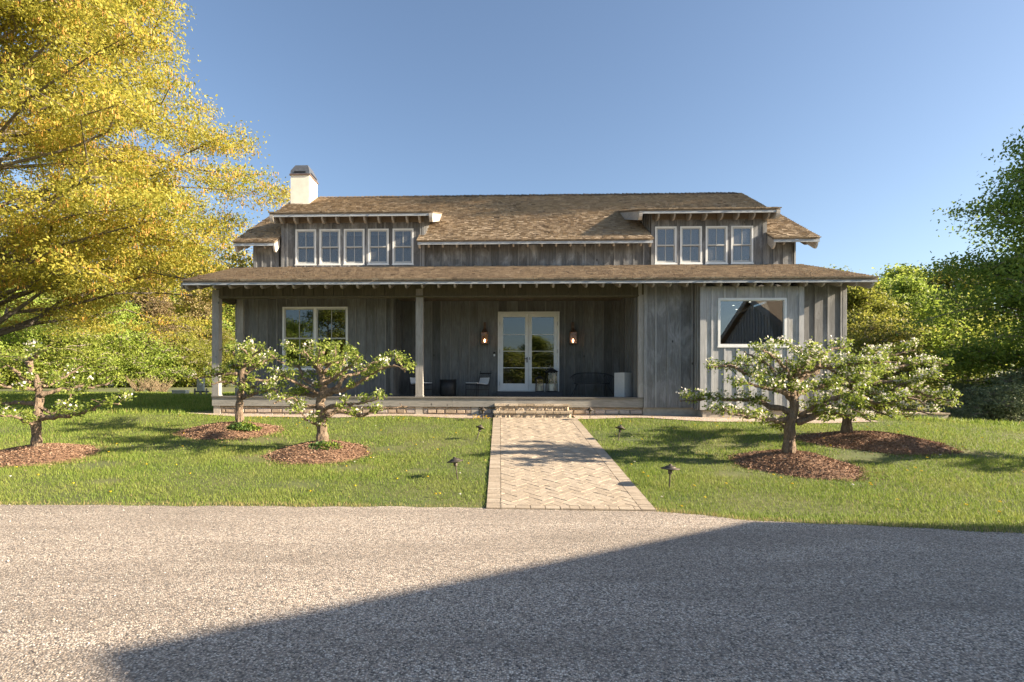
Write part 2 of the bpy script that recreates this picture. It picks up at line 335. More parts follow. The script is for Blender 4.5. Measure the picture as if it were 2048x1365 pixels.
def link(name, me, parent=None):
    o = bpy.data.objects.new(name, me); C.objects.link(o)
    if parent is not None: o.parent = parent
    return o
def polys(name, V, rnd, m, parent=None, k=4, N_=None):
    """V: (n,k,3) loose k-gons with one random value each"""
    n = len(V); me = bpy.data.meshes.new(name)
    me.vertices.add(n * k); me.vertices.foreach_set('co', np.ascontiguousarray(V, dtype=np.float32).ravel())
    me.loops.add(n * k); me.loops.foreach_set('vertex_index', np.arange(n * k, dtype=np.int32))
    me.polygons.add(n); me.polygons.foreach_set('loop_start', np.arange(0, n * k, k, dtype=np.int32))
    me.polygons.foreach_set('loop_total', np.full(n, k, dtype=np.int32))
    a = me.attributes.new('rnd', 'FLOAT', 'POINT'); a.data.foreach_set('value', np.repeat(np.asarray(rnd, dtype=np.float32), k))
    me.materials.append(M[m]); me.update(calc_edges=True); return link(name, me, parent)
def tag(o, label=None, cat=None, group=None, kind=None):
    for k, v in (('label', label), ('category', cat), ('group', group), ('kind', kind)):
        if v: o[k] = v
    return o
def thing(name, loc, label, cat, group=None, rz=0.0):
    o = bpy.data.objects.new(name, None); C.objects.link(o); o.location = loc; o.rotation_euler = (0, 0, rz)
    o.empty_display_size = 0.2; return tag(o, label, cat, group)
def copy_tree(o, parent=None):
    c = o.copy(); C.objects.link(c); c.parent = parent
    for ch in [q for q in bpy.data.objects if q.parent == o]: copy_tree(ch, c)
    return c

M['ridge'] = wood('ridge_cedar', (0.07, 0.055, 0.04), (0.17, 0.13, 0.095), 'X', var=.3)
M['pebble'] = foliage('loose_pebbles', [(0, (0.16, 0.14, 0.13)), (0.35, (0.42, 0.35, 0.29)), (0.7, (0.6, 0.52, 0.44)), (1, (0.8, 0.74, 0.66))], 0.0, rough=0.9)
# ================================================================== SETTING
def grid(name, xs, ys, zf, m):
    nx, ny = len(xs), len(ys); X, Y = np.meshgrid(xs, ys); Zz = zf(X, Y)
    v = np.stack([X, Y, Zz], -1).reshape(-1, 3)
    i = np.arange((ny - 1) * (nx - 1)); r = i // (nx - 1); c = i % (nx - 1); a = r * nx + c
    f = np.stack([a, a + 1, a + nx + 1, a + nx], -1)
    me = bpy.data.meshes.new(name); me.from_pydata(v.tolist(), [], f.tolist()); me.materials.append(M[m])
    me.polygons.foreach_set('use_smooth', [True] * len(f)); me.update(); return link(name, me)
xs = np.concatenate([np.arange(-600, -40, 40), np.arange(-40, 40, 0.4), np.arange(40, 601, 40)])
ys = np.concatenate([np.arange(-300, -20, 40), np.arange(-20, 45, 0.4), np.arange(45, 900, 45)])
tag(grid('lawn', xs, ys, lambda x, y: ground(x, np.minimum(y, 60)) - np.where(y < 7.45, 0.02, 0), 'lawn'), kind='structure')
# drive edge in plan
EDGE = [(-40, 6.9), (-20, 7.1), (-7, 7.38), (-4.5, 7.42), (-2.5, 7.46), (-.2, 7.5), (2.1, 7.43), (2.6, 7.22), (3.1, 6.97), (4.2, 6.82), (5.3, 6.67), (6.0, 6.56), (9, 6.2), (14, 5.4), (40, 3)]
def edge_y(x): return np.interp(x, [e[0] for e in EDGE], [e[1] for e in EDGE]) + 0.015 * np.sin(np.asarray(x) * 3.1) + 0.015 * np.sin(np.asarray(x) * 7.7) * (np.abs(np.asarray(x) - 1) > 1.5)
def drive():
    X = np.arange(-40, 40.01, 0.15); top = edge_y(X); v = []; f = []
    for i, x in enumerate(X):
        for k in range(12): yy = -25 + (top[i] + 25) * k / 11; v.append((x, yy, 0.004 + max(0.0, gz(x, yy)) + 0.012 * math.sin(x * .8) * math.sin(yy * 1.3)))
    for i in range(len(X) - 1):
        for k in range(11): a = i * 12 + k; f.append((a, a + 12, a + 13, a + 1))
    me = bpy.data.meshes.new('driveway'); me.from_pydata(v, [], f); me.materials.append(M['drive']); me.update(); return link('driveway', me)
tag(drive(), kind='structure')
# pale gravel strip along the foundation
def strip(name, X, lo, hi, m, dz, k=5):
    v = []; f = []
    for x in X:
        a, b = lo(x), hi(x)
        for j in range(k): yy = a + (b - a) * j / (k - 1); v.append((x, yy, gz(x, yy) + dz))
    for i in range(len(X) - 1):
        for j in range(k - 1): a = i * k + j; f.append((a, a + k, a + k + 1, a + 1))
    me = bpy.data.meshes.new(name); me.from_pydata(v, [], f); me.materials.append(M[m]); me.update(); return link(name, me)
tag(strip('gravel_strip', np.arange(-9.2, -.17, .1), lambda x: 15.05 + .1 * math.sin(x * 1.7) + max(0, (-7.2 - x)) * .35, lambda x: 15.9, 'gravel', .018), kind='structure')
tag(strip('gravel_strip', np.arange(2.06, 9.9, .1), lambda x: 15.0 - .4 * min(1, max(0, (x - 4) / 2)) + .1 * math.sin(x * 2.1), lambda x: 15.9, 'gravel', .018), kind='structure')

# brick path: herringbone with soldier edging
PX0, PX1, PY0, PY1 = -0.18, 2.09, 7.42, 15.02
def clip(poly, x0, x1, y0, y1):
    def cut(P, ins, inter):
        out = []
        for i in range(len(P)):
            a, b = P[i - 1], P[i]
            if ins(b):
                if not ins(a): out.append(inter(a, b))
                out.append(b)
            elif ins(a): out.append(inter(a, b))
        return out
    def ix(c): return lambda a, b: (c, a[1] + (b[1] - a[1]) * (c - a[0]) / (b[0] - a[0]))
    def iy(c): return lambda a, b: (a[0] + (b[0] - a[0]) * (c - a[1]) / (b[1] - a[1]), c)
    for ins, it in ((lambda p: p[0] >= x0, ix(x0)), (lambda p: p[0] <= x1, ix(x1)), (lambda p: p[1] >= y0, iy(y0)), (lambda p: p[1] <= y1, iy(y1))):
        poly = cut(poly, ins, it)
        if len(poly) < 3: return []
    return poly
def path():
    mb = MB()
    def brick(poly):
        dz = random.uniform(-.003, .004); tx = random.uniform(-.012, .012); ty = random.uniform(-.012, .012)
        cx = sum(p[0] for p in poly) / len(poly); cy = sum(p[1] for p in poly) / len(poly)
        top = [(cx + (p[0] - cx) * .985, cy + (p[1] - cy) * .985, gz(p[0], p[1]) + .03 + dz + tx * (p[0] - cx) + ty * (p[1] - cy)) for p in poly]
        bot = [(p[0], p[1], gz(p[0], p[1]) + .022 + dz) for p in poly]
        low = [(p[0], p[1], gz(p[0], p[1]) - .02) for p in poly]
        n = len(poly); fs = [tuple(range(n))]
        for i in range(n): j = (i + 1) % n; fs.append((j, i, i + n, j + n)); fs.append((j + n, i + n, i + 2 * n, j + 2 * n))
        mb.add(top + bot + low, fs)
    g = .004; ew = .2
    y = PY0
    while y < PY1 - .02:                         # side edging
        y2 = min(y + .105, PY1)
        for a, b in ((PX0, PX0 + ew), (PX1 - ew, PX1)):
            brick([(a + g, y + g), (b - g, y + g), (b - g, y2 - g), (a + g, y2 - g)])
        y = y2
    x = PX0 + ew
    while x < PX1 - ew - .05:                    # front border
        x2 = min(x + random.choice((.2, .2, .2, .13)), PX1 - ew); brick([(x + g, PY0 + g), (x2 - g, PY0 + g), (x2 - g, PY0 + .125 - g), (x + g, PY0 + .125 - g)]); x = x2
    w = .122; c, s_ = math.cos(R(45)), math.sin(R(45)); ox, oy = .95, 11.2
    for i in range(-60, 60):                     # herringbone at 45 degrees
        for j in range(-60, 60):
            if (i - j) % 4 == 0: r = (i, j, i + 2, j + 1)
            elif (i - j) % 4 == 2: r = None
            else: r = None
            for rr in ([r] if r else []) + ([(i, j, i + 1, j + 2)] if (i - j) % 4 == 3 else []):
                a0, b0, a1, b1 = [q * w for q in rr]; a0 += g; b0 += g; a1 -= g; b1 -= g
                P = [(ox + p * c - q * s_, oy + p * s_ + q * c) for p, q in ((a0, b0), (a1, b0), (a1, b1), (a0, b1))]
                P = clip(P, PX0 + ew + g, PX1 - ew - g, PY0 + .125 + g, PY1)
                if len(P) >= 3: brick(P)
    o = mb.build('path', 'paver'); tag(o, kind='structure')
    v = []; f = []
    Ys = np.arange(PY0, PY1 + .2, .2)
    for yy in Ys: v += [(PX0, yy, gz(PX0, yy) + .016), (PX1, yy, gz(PX1, yy) + .016)]
    for i in range(len(Ys) - 1): f.append((2 * i, 2 * i + 1, 2 * i + 3, 2 * i + 2))
    me = bpy.data.meshes.new('path_bed'); me.from_pydata(v, [], f); me.materials.append(M['joint']); tag(link('path_bed', me), kind='structure')
m_, nt_, p_, o_ = mat('sandy_joint')
n_ = noise(nt_, coords(nt_), 14, 4); nt_.links.new(ramp(nt_, n_, [(0.4, (0.20, 0.16, 0.10)), (0.6, (0.30, 0.24, 0.15)), (0.7, (0.16, 0.18, 0.05))]), p_.inputs['Base Color']); p_.inputs['Roughness'].default_value = 1
M['joint'] = m_
path()

# ================================================================== HOUSE
YR = 15.70      # rim, posts, right-hand wall
YW = 16.90      # wall with the twin window
YB = 18.00      # back wall of the porch recess, upper wall
YP = 15.26      # bay with the picture window
ZF = 1.375      # porch floor
house = thing('farmhouse', (0, 0, 0), 'grey weathered board-and-batten house with shingle roofs and a long front porch', 'house')
XL = X_(424, YR)            # left side of the house
XRW = X_(1690, YR)          # right side
XU0, XU1 = X_(508, YB), X_(1588, YB)

def board_wall(name, x0, x1, z0, z1, Y, openings=(), spacing=.31, m='wall', mb_='batten', th=.025, bw=.045, bp=.02, phase=0.0, top=None, parent=None, normal=-1, axis='X', edge=True):
    """boards and battens; axis X = wall facing -Y at Y; axis Y = wall along Y at X=Y facing normal"""
    B = MB(); T = MB()
    def put(mb, a0, a1, c0, c1, d0, d1, rnd=None):
        if a1 - a0 < 1e-4 or c1 - c0 < 1e-4: return
        if axis == 'X': mb.box(a0, a1, Y - d1, Y - d0, c0, c1, rnd)
        else:
            p, q = sorted((Y + normal * d0, Y + normal * d1)); mb.box(p, q, a0, a1, c0, c1, rnd)
    bx = []; x = x0 + phase
    while x < x1 - .05:
        if x > x0 + .08: bx.append(x)
        x += spacing
    cuts = sorted(set([x0, x1] + bx + [v for o in openings for v in (o[0], o[1]) if x0 < v < x1]))
    rb = {}
    for a, b in zip(cuts[:-1], cuts[1:]):
        mid = (a + b) / 2; segs = [(z0, z1 if top is None else top(mid))]
        for o in openings:
            if o[0] <= mid <= o[1]:
                ns = []
                for s0, s1 in segs:
                    if o[3] <= s0 or o[2] >= s1: ns.append((s0, s1)); continue
                    if o[2] > s0: ns.append((s0, o[2]))
                    if o[3] < s1: ns.append((o[3], s1))
                segs = ns
        key = sum(1 for v in bx if v < mid); rb.setdefault(key, random.random())
        for s0, s1 in segs: put(B, a, b, s0, s1, -.05, th - .012 * (key % 2) * .3, rb[key])
    for v in bx + ([x0 + bw, x1 - bw] if edge else []):
        segs = [(z0, z1 if top is None else top(v))]; w = bw if v in bx else bw * 2
        for o in openings:
            if o[0] - w / 2 < v < o[1] + w / 2:
                ns = []
                for s0, s1 in segs:
                    if o[2] > s0: ns.append((s0, min(s1, o[2])))
                    if o[3] < s1: ns.append((max(s0, o[3]), s1))
                segs = ns
        for s0, s1 in segs: put(T, v - w / 2, v + w / 2, s0, s1, th, th + bp)
    nb_ = len(B.f); off = len(B.v); B.v += T.v; B.f += [tuple(i + off for i in f) for f in T.f]; B.r += T.r
    w_ = B.build(name, m, parent or house); w_.data.materials.append(M[mb_]); mi = np.zeros(len(B.f), dtype=np.int32); mi[nb_:] = 1; w_.data.polygons.foreach_set('material_index', mi)
    return w_

def window(x0, x1, z0, z1, Y, cols=1, rows=True, fw=.045, name='window', sashes=True, muntin=True, proud=.07, glass='glass'):
    """frame at the wall face Y, sashes and panes set back"""
    f = MB(); yb = Y + .06; yf = Y - proud
    f.box(x0, x1, yf, yb, z1 - fw, z1); f.box(x0, x1, yf, yb, z0, z0 + fw); f.box(x0 - .015, x1 + .015, yf - .012, yf - .001, z0 - .02, z0 + .018)
    f.box(x0, x0 + fw, yf, yb, z0 + fw, z1 - fw); f.box(x1 - fw, x1, yf, yb, z0 + fw, z1 - fw)
    cw = (x1 - x0 - 2 * fw - (cols - 1) * .07) / cols
    for c in range(1, cols):
        a = x0 + fw + c * cw + (c - 1) * .07; f.box(a, a + .07, yf + .002, yb, z0 + fw, z1 - fw)
    w = f.build(name, 'frame', house)
    for c in range(cols):
        a = x0 + fw + c * (cw + .07); b = a + cw; lo, hi = z0 + fw, z1 - fw; mid = (lo + hi) / 2
        parts = [(mid - .02, hi, Y - .025), (lo, mid + .02, Y + .012)] if sashes else [(lo, hi, Y - .01)]
        sw = .04 if sashes else .012
        for k, (p, q, y) in enumerate(parts):
            s = MB(); bot = sw + (.025 if k == 1 else 0)
            s.box(a, a + sw, y, y + .035, p, q); s.box(b - sw, b, y, y + .035, p, q)
            s.box(a + sw, b - sw, y, y + .035, q - sw, q); s.box(a + sw, b - sw, y, y + .035, p, p + bot)
            if muntin and sashes: s.box((a + b) / 2 - .009, (a + b) / 2 + .009, y + .004, y + .03, p + bot, q - sw)
            s.build('sash' if sashes else 'inner_frame', 'sash' if sashes else 'frame', w)
            g = MB(); g.box(a + sw * .5, b - sw * .5, y + .016, y + .020, p + sw * .5, q - sw * .5); g.build('pane', glass, w)
    return w

# --- openings
tw = (X_(566.1, YW), X_(696, YW), Z_(630, 739.8, YW), Z_(630, 614.7, YW))
dr = (X_(995.4, YB), X_(1117.9, YB), Z_(1056, 783.2, YB), Z_(1056, 624.3, YB))
pw = (X_(1434.4, YP), X_(1571.7, YP), Z_(1500, 694.3, YP), Z_(1500, 596.8, YP))
lw = [(X_(a, YB), X_(b, YB), Z_(710, 531.0, YB), Z_(710, 459.8, YB)) for a, b in ((591.7, 632.8), (639.5, 680.9), (688.1, 729.2), (736.2, 777.5), (785.1, 826.7))]
rw = [(X_(a, YB), X_(b, YB), Z_(1405, 529.1, YB), Z_(1405, 454.3, YB)) for a, b in ((1307.8, 1350.8), (1357.9, 1401), (1408.6, 1452), (1459.3, 1503.2))]
# --- porch floor, rim, foundation
XRE = X_(1287, YR)          # right end of the porch
XC = X_(787, YW)            # corner where the porch deepens
ZR = 1.09; ZG = gz(0, 15.7) - .25
d = MB(); n = 0
xx = XL - .02
d.box(XL, XRE, YR - .03, YR + .12, ZF - .04, ZF, .5)
y = YR + .125
while y < YB:
    d.box(XL + .02, XRE - .002, y, min(y + .135, YB), ZF - .04, ZF - .003); y += .14
d.build('porch_floor', 'dark_deck', house)
b = MB(); seams = [XL, X_(640, YR), X_(905, YR), XRE - .003]
for a, c in zip(seams[:-1], seams[1:]): b.box(a, c - .004, YR, YR + .09, ZR, ZF - .042)
b.build('rim_board', 'beam', house)
# foundation: stones in three courses, with plain piers
def stones(mb, x0, x1, z0, z1, Yf, piers=()):
    c = [(z1 - .055, z1, .30), (z1 - .2, z1 - .06, .34), (z0, z1 - .205, .38)]
    for k, (a, b2, L) in enumerate(c):
        x = x0 + (0.12 * k if k < 2 else .2); xx = [x0]
        while x < x1 - .1: xx.append(x); x += L * random.uniform(.7, 1.25)
        xx.append(x1)
        for p, q in zip(xx[:-1], xx[1:]):
            o = random.uniform(0, .02) + (.015 if k == 1 else 0); g = .006; h = .022
            if b2 - a < .02 or q - p < .04: continue
            v = [(p + g, Yf, a + g), (q - g, Yf, a + g), (q - g, Yf, b2 - g), (p + g, Yf, b2 - g)]
            t = min(h, (q - p) / 3, (b2 - a) / 3)
            r_ = lambda: random.uniform(-.006, .006)
            w = [(p + g + t + r_(), Yf - .02 - o + r_(), a + g + t + r_()), (q - g - t + r_(), Yf - .02 - o + r_(), a + g + t + r_()), (q - g - t + r_(), Yf - .02 - o + r_(), b2 - g - t + r_()), (p + g + t + r_(), Yf - .02 - o + r_(), b2 - g - t + r_())]
            mb.add(v + w, [(4, 5, 6, 7), (0, 1, 5, 4), (1, 2, 6, 5), (2, 3, 7, 6), (3, 0, 4, 7)])
fx0 = X_(427, YR + .05)
fnd = MB(); fnd.box(fx0, XRE, YR + .08, YB + 9, ZG, ZR - .002); fnd.box(XRE, XRW - .03, YR + .03, YB + 9, ZG, ZR - .002)
fnd.box(X_(1406, YP), X_(1600, YP), YP + .03, YR + .05, ZG, ZR - .05)
for px in (434, 838, 950): a = X_(px - 7, YR + .03); fnd.box(a, a + .2, YR + .035, YR + .079, ZG, ZR - .003)
fo = fnd.build('foundation', 'concrete', house)
edges = [X_(442, YR), X_(642, YR), X_(831, YR), X_(943, YR)]
for a, c in zip([X_(441, YR), X_(846, YR), X_(957, YR)], [X_(831, YR), X_(943, YR), XRE]): st = MB(); stones(st, a + .01, c - .01, ZG + .12, ZR - .004, YR + .079); st.build('stone_veneer', 'stone', fo)
# --- lower walls
ZS = 4.46
CEIL = 4.47
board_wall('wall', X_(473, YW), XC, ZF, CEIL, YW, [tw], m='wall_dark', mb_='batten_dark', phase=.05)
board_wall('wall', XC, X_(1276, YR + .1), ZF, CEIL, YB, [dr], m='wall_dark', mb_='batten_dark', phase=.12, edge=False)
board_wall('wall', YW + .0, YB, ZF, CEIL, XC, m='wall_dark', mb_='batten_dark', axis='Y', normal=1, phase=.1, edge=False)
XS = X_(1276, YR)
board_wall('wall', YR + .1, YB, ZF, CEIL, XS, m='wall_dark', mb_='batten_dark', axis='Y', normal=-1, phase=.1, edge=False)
cp = MB(); cp.box(XS - .001, XRE, YR - .02, YR + .25, ZF, 4.70); cp.build('corner_post', 'post', house)
board_wall('wall', XRE + .001, X_(1401, YR), ZR, 4.72, YR, spacing=.335, phase=.33)
XB0, XB1 = X_(1400.6, YP), X_(1604.5, YP)
board_wall('wall', XB0, XB1, ZR - .04, Z_(1500, 573.5, YP), YP, [pw], spacing=.337, phase=.30, m='bay', mb_='bay_batten')
ft = MB(); ft2 = MB(); ft.box(XB0 - .02, XB0 + .13, YP - .048, YP + .1, ZR - .04, 4.58); ft2.box(XB1 - .11, XB1 + .02, YP - .048, YP + .1, ZR - .04, 4.58); ft.build('corner_board', 'bay_batten', house); ft2.build('corner_board', 'bay_batten', house)
board_wall('wall', YP, YR, ZR - .04, 4.6, XB0, axis='Y', normal=-1, phase=.12, spacing=.15, edge=False)
board_wall('wall', YP, YR, ZR - .04, 4.6, XB1, axis='Y', normal=1, phase=.12, spacing=.3, edge=False)
board_wall('wall', XB1 - .05, XRW, ZR, 4.72, YR, spacing=.35, phase=.27)
board_wall('wall', YR, 28, ZR, 4.7, XRW, axis='Y', normal=1, spacing=.33)
board_wall('wall', YW, 28, ZF - .3, 4.8, X_(473, YW), axis='Y', normal=-1, spacing=.33)
bk = MB(); bk.box(XL, XRW, 28.0, 28.1, .4, 6.3); bk.build('back_wall', 'wall', house); bk = MB(); bk.box(XL + .3, XRW - .1, YB + .06, YB + .08, 4.9, 5.5); bk.build('flashing_board', 'wall', house)
# pilaster and posts
ps = MB(); xa = X_(473, YW - .12); ps.box(xa, xa + .215, YW - .14, YW - .03, ZF, CEIL); ps.build('pilaster', 'post', house)
for px0, px1 in ((423.5, 437), (831, 845.4)):
    a, c = X_(px0, YR), X_(px1, YR); p = MB(); p.box(a, c, YR + .001, YR + .2, ZF + .001, CEIL); p.box(a - .012, c + .012, YR - .011, YR + .212, ZF + .002, ZF + .03); p.build('post', 'post', house)
# beam with board-and-batten frieze
ZBm = Z_(1000, 594.3, YR)
board_wall('frieze', XL + .2, XS + .18, ZBm + .045, 4.72, YR + .03, m='frieze', mb_='frieze', spacing=.295, phase=.1, edge=False, bp=.03)
bm = MB(); bm.box(XL + .2, XS + .01, YR - .03, YR + .2, ZBm, ZBm + .044); bm.box(XL + .03, XL + .17, YR + .2, YW - .14, ZBm - .03, CEIL + .1); bm.build('beam', 'frieze', house)
board_wall('frieze', YR + .2, YW, ZBm - .03, CEIL + .1, XL + .03, axis='Y', normal=-1, m='frieze', mb_='frieze', edge=False)
cl = MB(); x = XL
while x < XS + .2: cl.box(x, x + .145, YR + .21, YB, CEIL + (.004 if int(x * 7) % 2 else 0), CEIL + .04); x += .15
cl.build('porch_ceiling', 'soffit', house)
# --- upper wall with the dormer faces
XD = (X_(564, YB), X_(849, YB)); XE = (X_(1300, YB), X_(1530, YB))
ZU = Z_(1000, 536, YB)
board_wall('wall', XU0, XD[0], ZU - .1, 6.3, YB, spacing=.3, phase=.28, m='wall_up', mb_='batten_up')
board_wall('wall', XD[1], XE[0], ZU - .1, 6.3, YB, spacing=.31, phase=.28, edge=False, m='wall_up', mb_='batten_up')
board_wall('wall', XE[1], XU1, ZU - .1, 6.3, YB, spacing=.3, phase=.25, m='wall_up', mb_='batten_up')
board_wall('dormer_wall', XD[0], XD[1], ZU - .1, 7.35, YB - .05, lw, spacing=.295, phase=.2, m='wall_up', mb_='batten_up')
board_wall('dormer_wall', XE[0], XE[1], ZU - .1, 7.35, YB - .05, rw, spacing=.3, phase=.24, m='wall_up', mb_='batten_up')
for o in lw: window(o[0], o[1], o[2], o[3], YB - .05, proud=.036, glass='screen_glass')
for o in rw: window(o[0], o[1], o[2], o[3], YB - .05, proud=.036, glass='screen_glass')
window(tw[0], tw[1], tw[2], tw[3], YW, cols=2)
window(pw[0], pw[1], pw[2], pw[3], YP, sashes=False, fw=.065, proud=.048, glass='big_glass')
# sills board under dormer windows
for o0, o1 in ((XD[0], XD[1]), (XE[0], XE[1])):
    s_ = MB(); s_.box(o0, o1, YB - .085, YB - .06, ZU - .1, ZU + .05); s_.build('trim_board', 'batten', house)
# interiors: dark rooms, blinds
it = MB()
it.box(XL + .4, XRW - .1, 21.0, 21.05, .6, 8.0); it.box(XL + .4, XRW - .1, YB + .1, 21, 4.75, 4.8); it.build('inner_wall', 'interior', house)
for k, o in enumerate(rw + lw):
    bl = MB(); bl.box(o[0] + .05, o[1] - .05, YB + .05, YB + .06, o[2] + (.63 if k < 4 else 1.0) + random.uniform(-.03, .03), o[3] - .03); bl.build('blind', 'blind', house)
for x_, y_ in ((1459, 611), (1465, 619), (1492, 604), (1493, 684)):
    a, z_ = at(x_ + 8, y_, YP + 2.5); sp = MB(); sp.lathe([(.001, -.012), (.028, -.01), (.028, 0), (.001, .002)], (a, YP + 2.5, z_), 12); sp.build('ceiling_spotlight', 'spot', house)

# --- door
def door():
    x0, x1, z0, z1 = dr; Y = YB; fr = MB()
    fr.box(x0, x0 + .065, Y - .09, Y + .05, z0, z1); fr.box(x1 - .065, x1, Y - .09, Y + .05, z0, z1); fr.box(x0 + .065, x1 - .065, Y - .09, Y + .05, z1 - .07, z1); fr.box(x0 + .065, x1 - .065, Y - .09, Y + .05, z0, z0 + .03)
    D_ = fr.build('door', 'frame', house); mid = (x0 + x1) / 2
    for k, (a, b) in enumerate(((x0 + .068, mid - .004), (mid + .004, x1 - .068))):
        s = MB(); y0, y1 = Y - .045, Y; sw = .105
        s.box(a, a + sw, y0, y1, z0 + .035, z1 - .075); s.box(b - sw, b, y0, y1, z0 + .035, z1 - .075)
        lo = z0 + .035; hi = z1 - .075; s.box(a + sw, b - sw, y0, y1, lo, lo + .22); s.box(a + sw, b - sw, y0, y1, hi - .095, hi)
        h0, h1 = lo + .22, hi - .095
        for j in (1, 2, 3): zz = h0 + (h1 - h0) * j / 4 - .03; s.box(a + sw, b - sw, y0 + .005, y1, zz - .009, zz + .009)
        s.box(b - .03 if k == 0 else a, b if k == 0 else a + .03, y0 - .015, y0 - .001, lo, hi)
        s.build('door_leaf', 'frame', D_)
        g = MB(); g.box(a + sw - .01, b - sw + .01, Y - .022, Y - .018, h0 - .01, h1 + .01); g.build('pane', 'glass', D_)
    h = MB(); hz = z0 + 1.06
    h.box(mid - .062, mid - .028, Y - .064, Y - .0605, hz - .12, hz + .06); h.tube([(mid - .045, Y - .065, hz), (mid - .045, Y - .10, hz), (mid - .15, Y - .105, hz)], .011, 8)
    h.box(mid + .03, mid + .05, Y - .064, Y - .0605, hz - .03, hz + .05); h.build('door_handle', 'black', D_)
    for xx_ in (x0 + .063, x1 - .063):
        for q in (.25, 1.3, 2.2): hg = MB(); hg.box(xx_ - .012, xx_ + .012, Y - .105, Y - .0905, z0 + q - .06, z0 + q + .06); hg.build('hinge', 'sash', D_)
    t = MB(); t.box(X_(993, YB), X_(1123, YB), YB - .42, YB - .095, ZF + .001, z0 - .003); t.build('threshold_step', 'dark_step', house)
door()

# ================================================================== ROOFS
def shingles(name, X0, X1, Y0, Y1, Z0, m, parent, expo=.125, thick=.05, cut0=None, cut1=None, back=False, segs=None):
    """slope rising with m from eave (Y0, Z0 = top surface) to Y1; X limits may be functions of Y"""
    sg = -1 if back else 1
    L = math.hypot(1, m); sy, sz = 1 / L, m / L; ny, nz = -m / L, 1 / L
    total = abs(Y1 - Y0) * L; V = []; Rn = []
    f0 = cut0 or (lambda y: X0); f1 = cut1 or (lambda y: X1)
    k = 0
    while k * expo < total:
        t0 = k * expo; t1 = min(t0 + expo * 1.12, total + .01)
        y0 = Y0 + sg * sy * t0
        todo = segs(y0) if segs else [(f0(y0), f1(y0))]
        a, b = todo.pop(0); x = a - random.uniform(0, .01)
        while True:
            if x >= b - .01:
                if not todo: break
                a, b = todo.pop(0); x = a
            w = random.choice((.07, .09, .11, .13, .16, .19)); x2 = min(x + w, b)
            if b - x2 < .03: x2 = b
            dt = random.uniform(-.006, .006) - (.02 if random.random() < .04 else 0); h = .026 + random.uniform(0, .016) + (.02 if random.random() < .03 else 0); h2 = .002
            g = .003
            def P(xx, t, hh): return (xx, Y0 + sg * (sy * t + ny * hh), Z0 + sz * t + nz * hh)
            p = [P(x + g, t0 + dt, h), P(x2 - g, t0 + dt, h), P(x2 - g, t1, h2), P(x + g, t1, h2)]
            q = [P(x + g, t0 + dt + .002, -.004), P(x2 - g, t0 + dt + .002, -.004), p[1], p[0]]
            r_ = min(1, max(0, random.gauss(.48, .15))); V += [p, q]; Rn += [r_, r_ * .8]
            s1 = [p[0], p[3], P(x + g, t1, -.004), q[0]]; V += [s1]; Rn += [r_ * .8]
            x = x2
        k += 1
    o = polys(name, np.array(V), Rn, 'shingle', parent)
    dk = MB()
    def slab(a0, b0, a1, b1, ya, yb_):
        za, zb = Z0 + m * abs(ya - Y0), Z0 + m * abs(yb_ - Y0)
        A = [(a0 + .03, ya, za), (b0 - .03, ya, za), (b1 - .03, yb_, zb), (a1 + .03, yb_, zb)]
        A = [(p[0], p[1], p[2] - .008) for p in A]; Bm = [(p[0], p[1], p[2] - thick) for p in A]
        dk.add(A + Bm, [(0, 1, 2, 3), (7, 6, 5, 4), (0, 4, 5, 1), (1, 5, 6, 2), (2, 6, 7, 3), (3, 7, 4, 0)])
    if segs:
        for a, b in segs(Y0): slab(a, b, a, b, Y0 + .03, YJ)
        for a, b in segs(Y1): slab(a, b, a, b, YJ, Y1)
    else: slab(f0(Y0), f1(Y0), f0(Y1), f1(Y1), Y0 + sg * .03, Y1)
    dk.build('roof_deck', 'soffit', o)
    return o
def fascia(x0, x1, Y, ztop, h, parent):
    f = MB(); f.box(x0, x1, Y, Y + .03, ztop - h, ztop); return f.build('fascia', 'fascia', parent)
def tail_mesh(m, length=.75, depth=.17, w=.05):
    """rafter tail, rounded nose at the eave, running up the slope"""
    pts = [(0, 0)]
    for i in range(9): a = R(90) * i / 8; pts.append((1.05 * depth * (1 - math.cos(a)), -.05 - (depth - .05) * math.sin(a)))
    pts += [(length, -depth), (length, 0)]
    L = math.hypot(1, m); P = [(0, p / L + 0 * q, p * m / L + q) for p, q in pts]
    mb = MB(); mb.prism(P, (w, 0, 0)); o = mb.build('rafter_tail', 'rafter'); return o
def tails(parent, x0, x1, Y, Z, m, length, depth=.17, spacing=.445):
    n = max(1, int((x1 - x0) / spacing)); st_ = (x1 - x0) / n
    src = tail_mesh(m, length, depth); src.parent = parent; src.location = (x0, Y, Z)
    for i in range(1, n + 1):
        c = src.copy(); C.objects.link(c); c.location = (x0 + i * st_ - (.05 if i == n else 0), Y, Z)
def barge(x, w, Y0, Y1, Z0, m, parent, depth=.2, mt='barge'):
    """sloping barge board at a roof end, rounded foot; Z0 = underside of the deck at Y0"""
    mb = MB(); L = math.hypot(1, m); pts = [(Y0, Z0)]
    for i in range(7): a = R(90) * i / 6; pts.append((Y0 + .14 * (1 - math.cos(a)), Z0 - .05 - (depth - .05) * math.sin(a)))
    pts += [(Y1, Z0 + (Y1 - Y0) * m - depth), (Y1, Z0 + (Y1 - Y0) * m)]
    mb.prism([(x, p, q) for p, q in pts], (w, 0, 0)); return mb.build('barge_board', mt, parent)
EXL, EXR = X_(361, 14.8), X_(1758.5, 14.8)
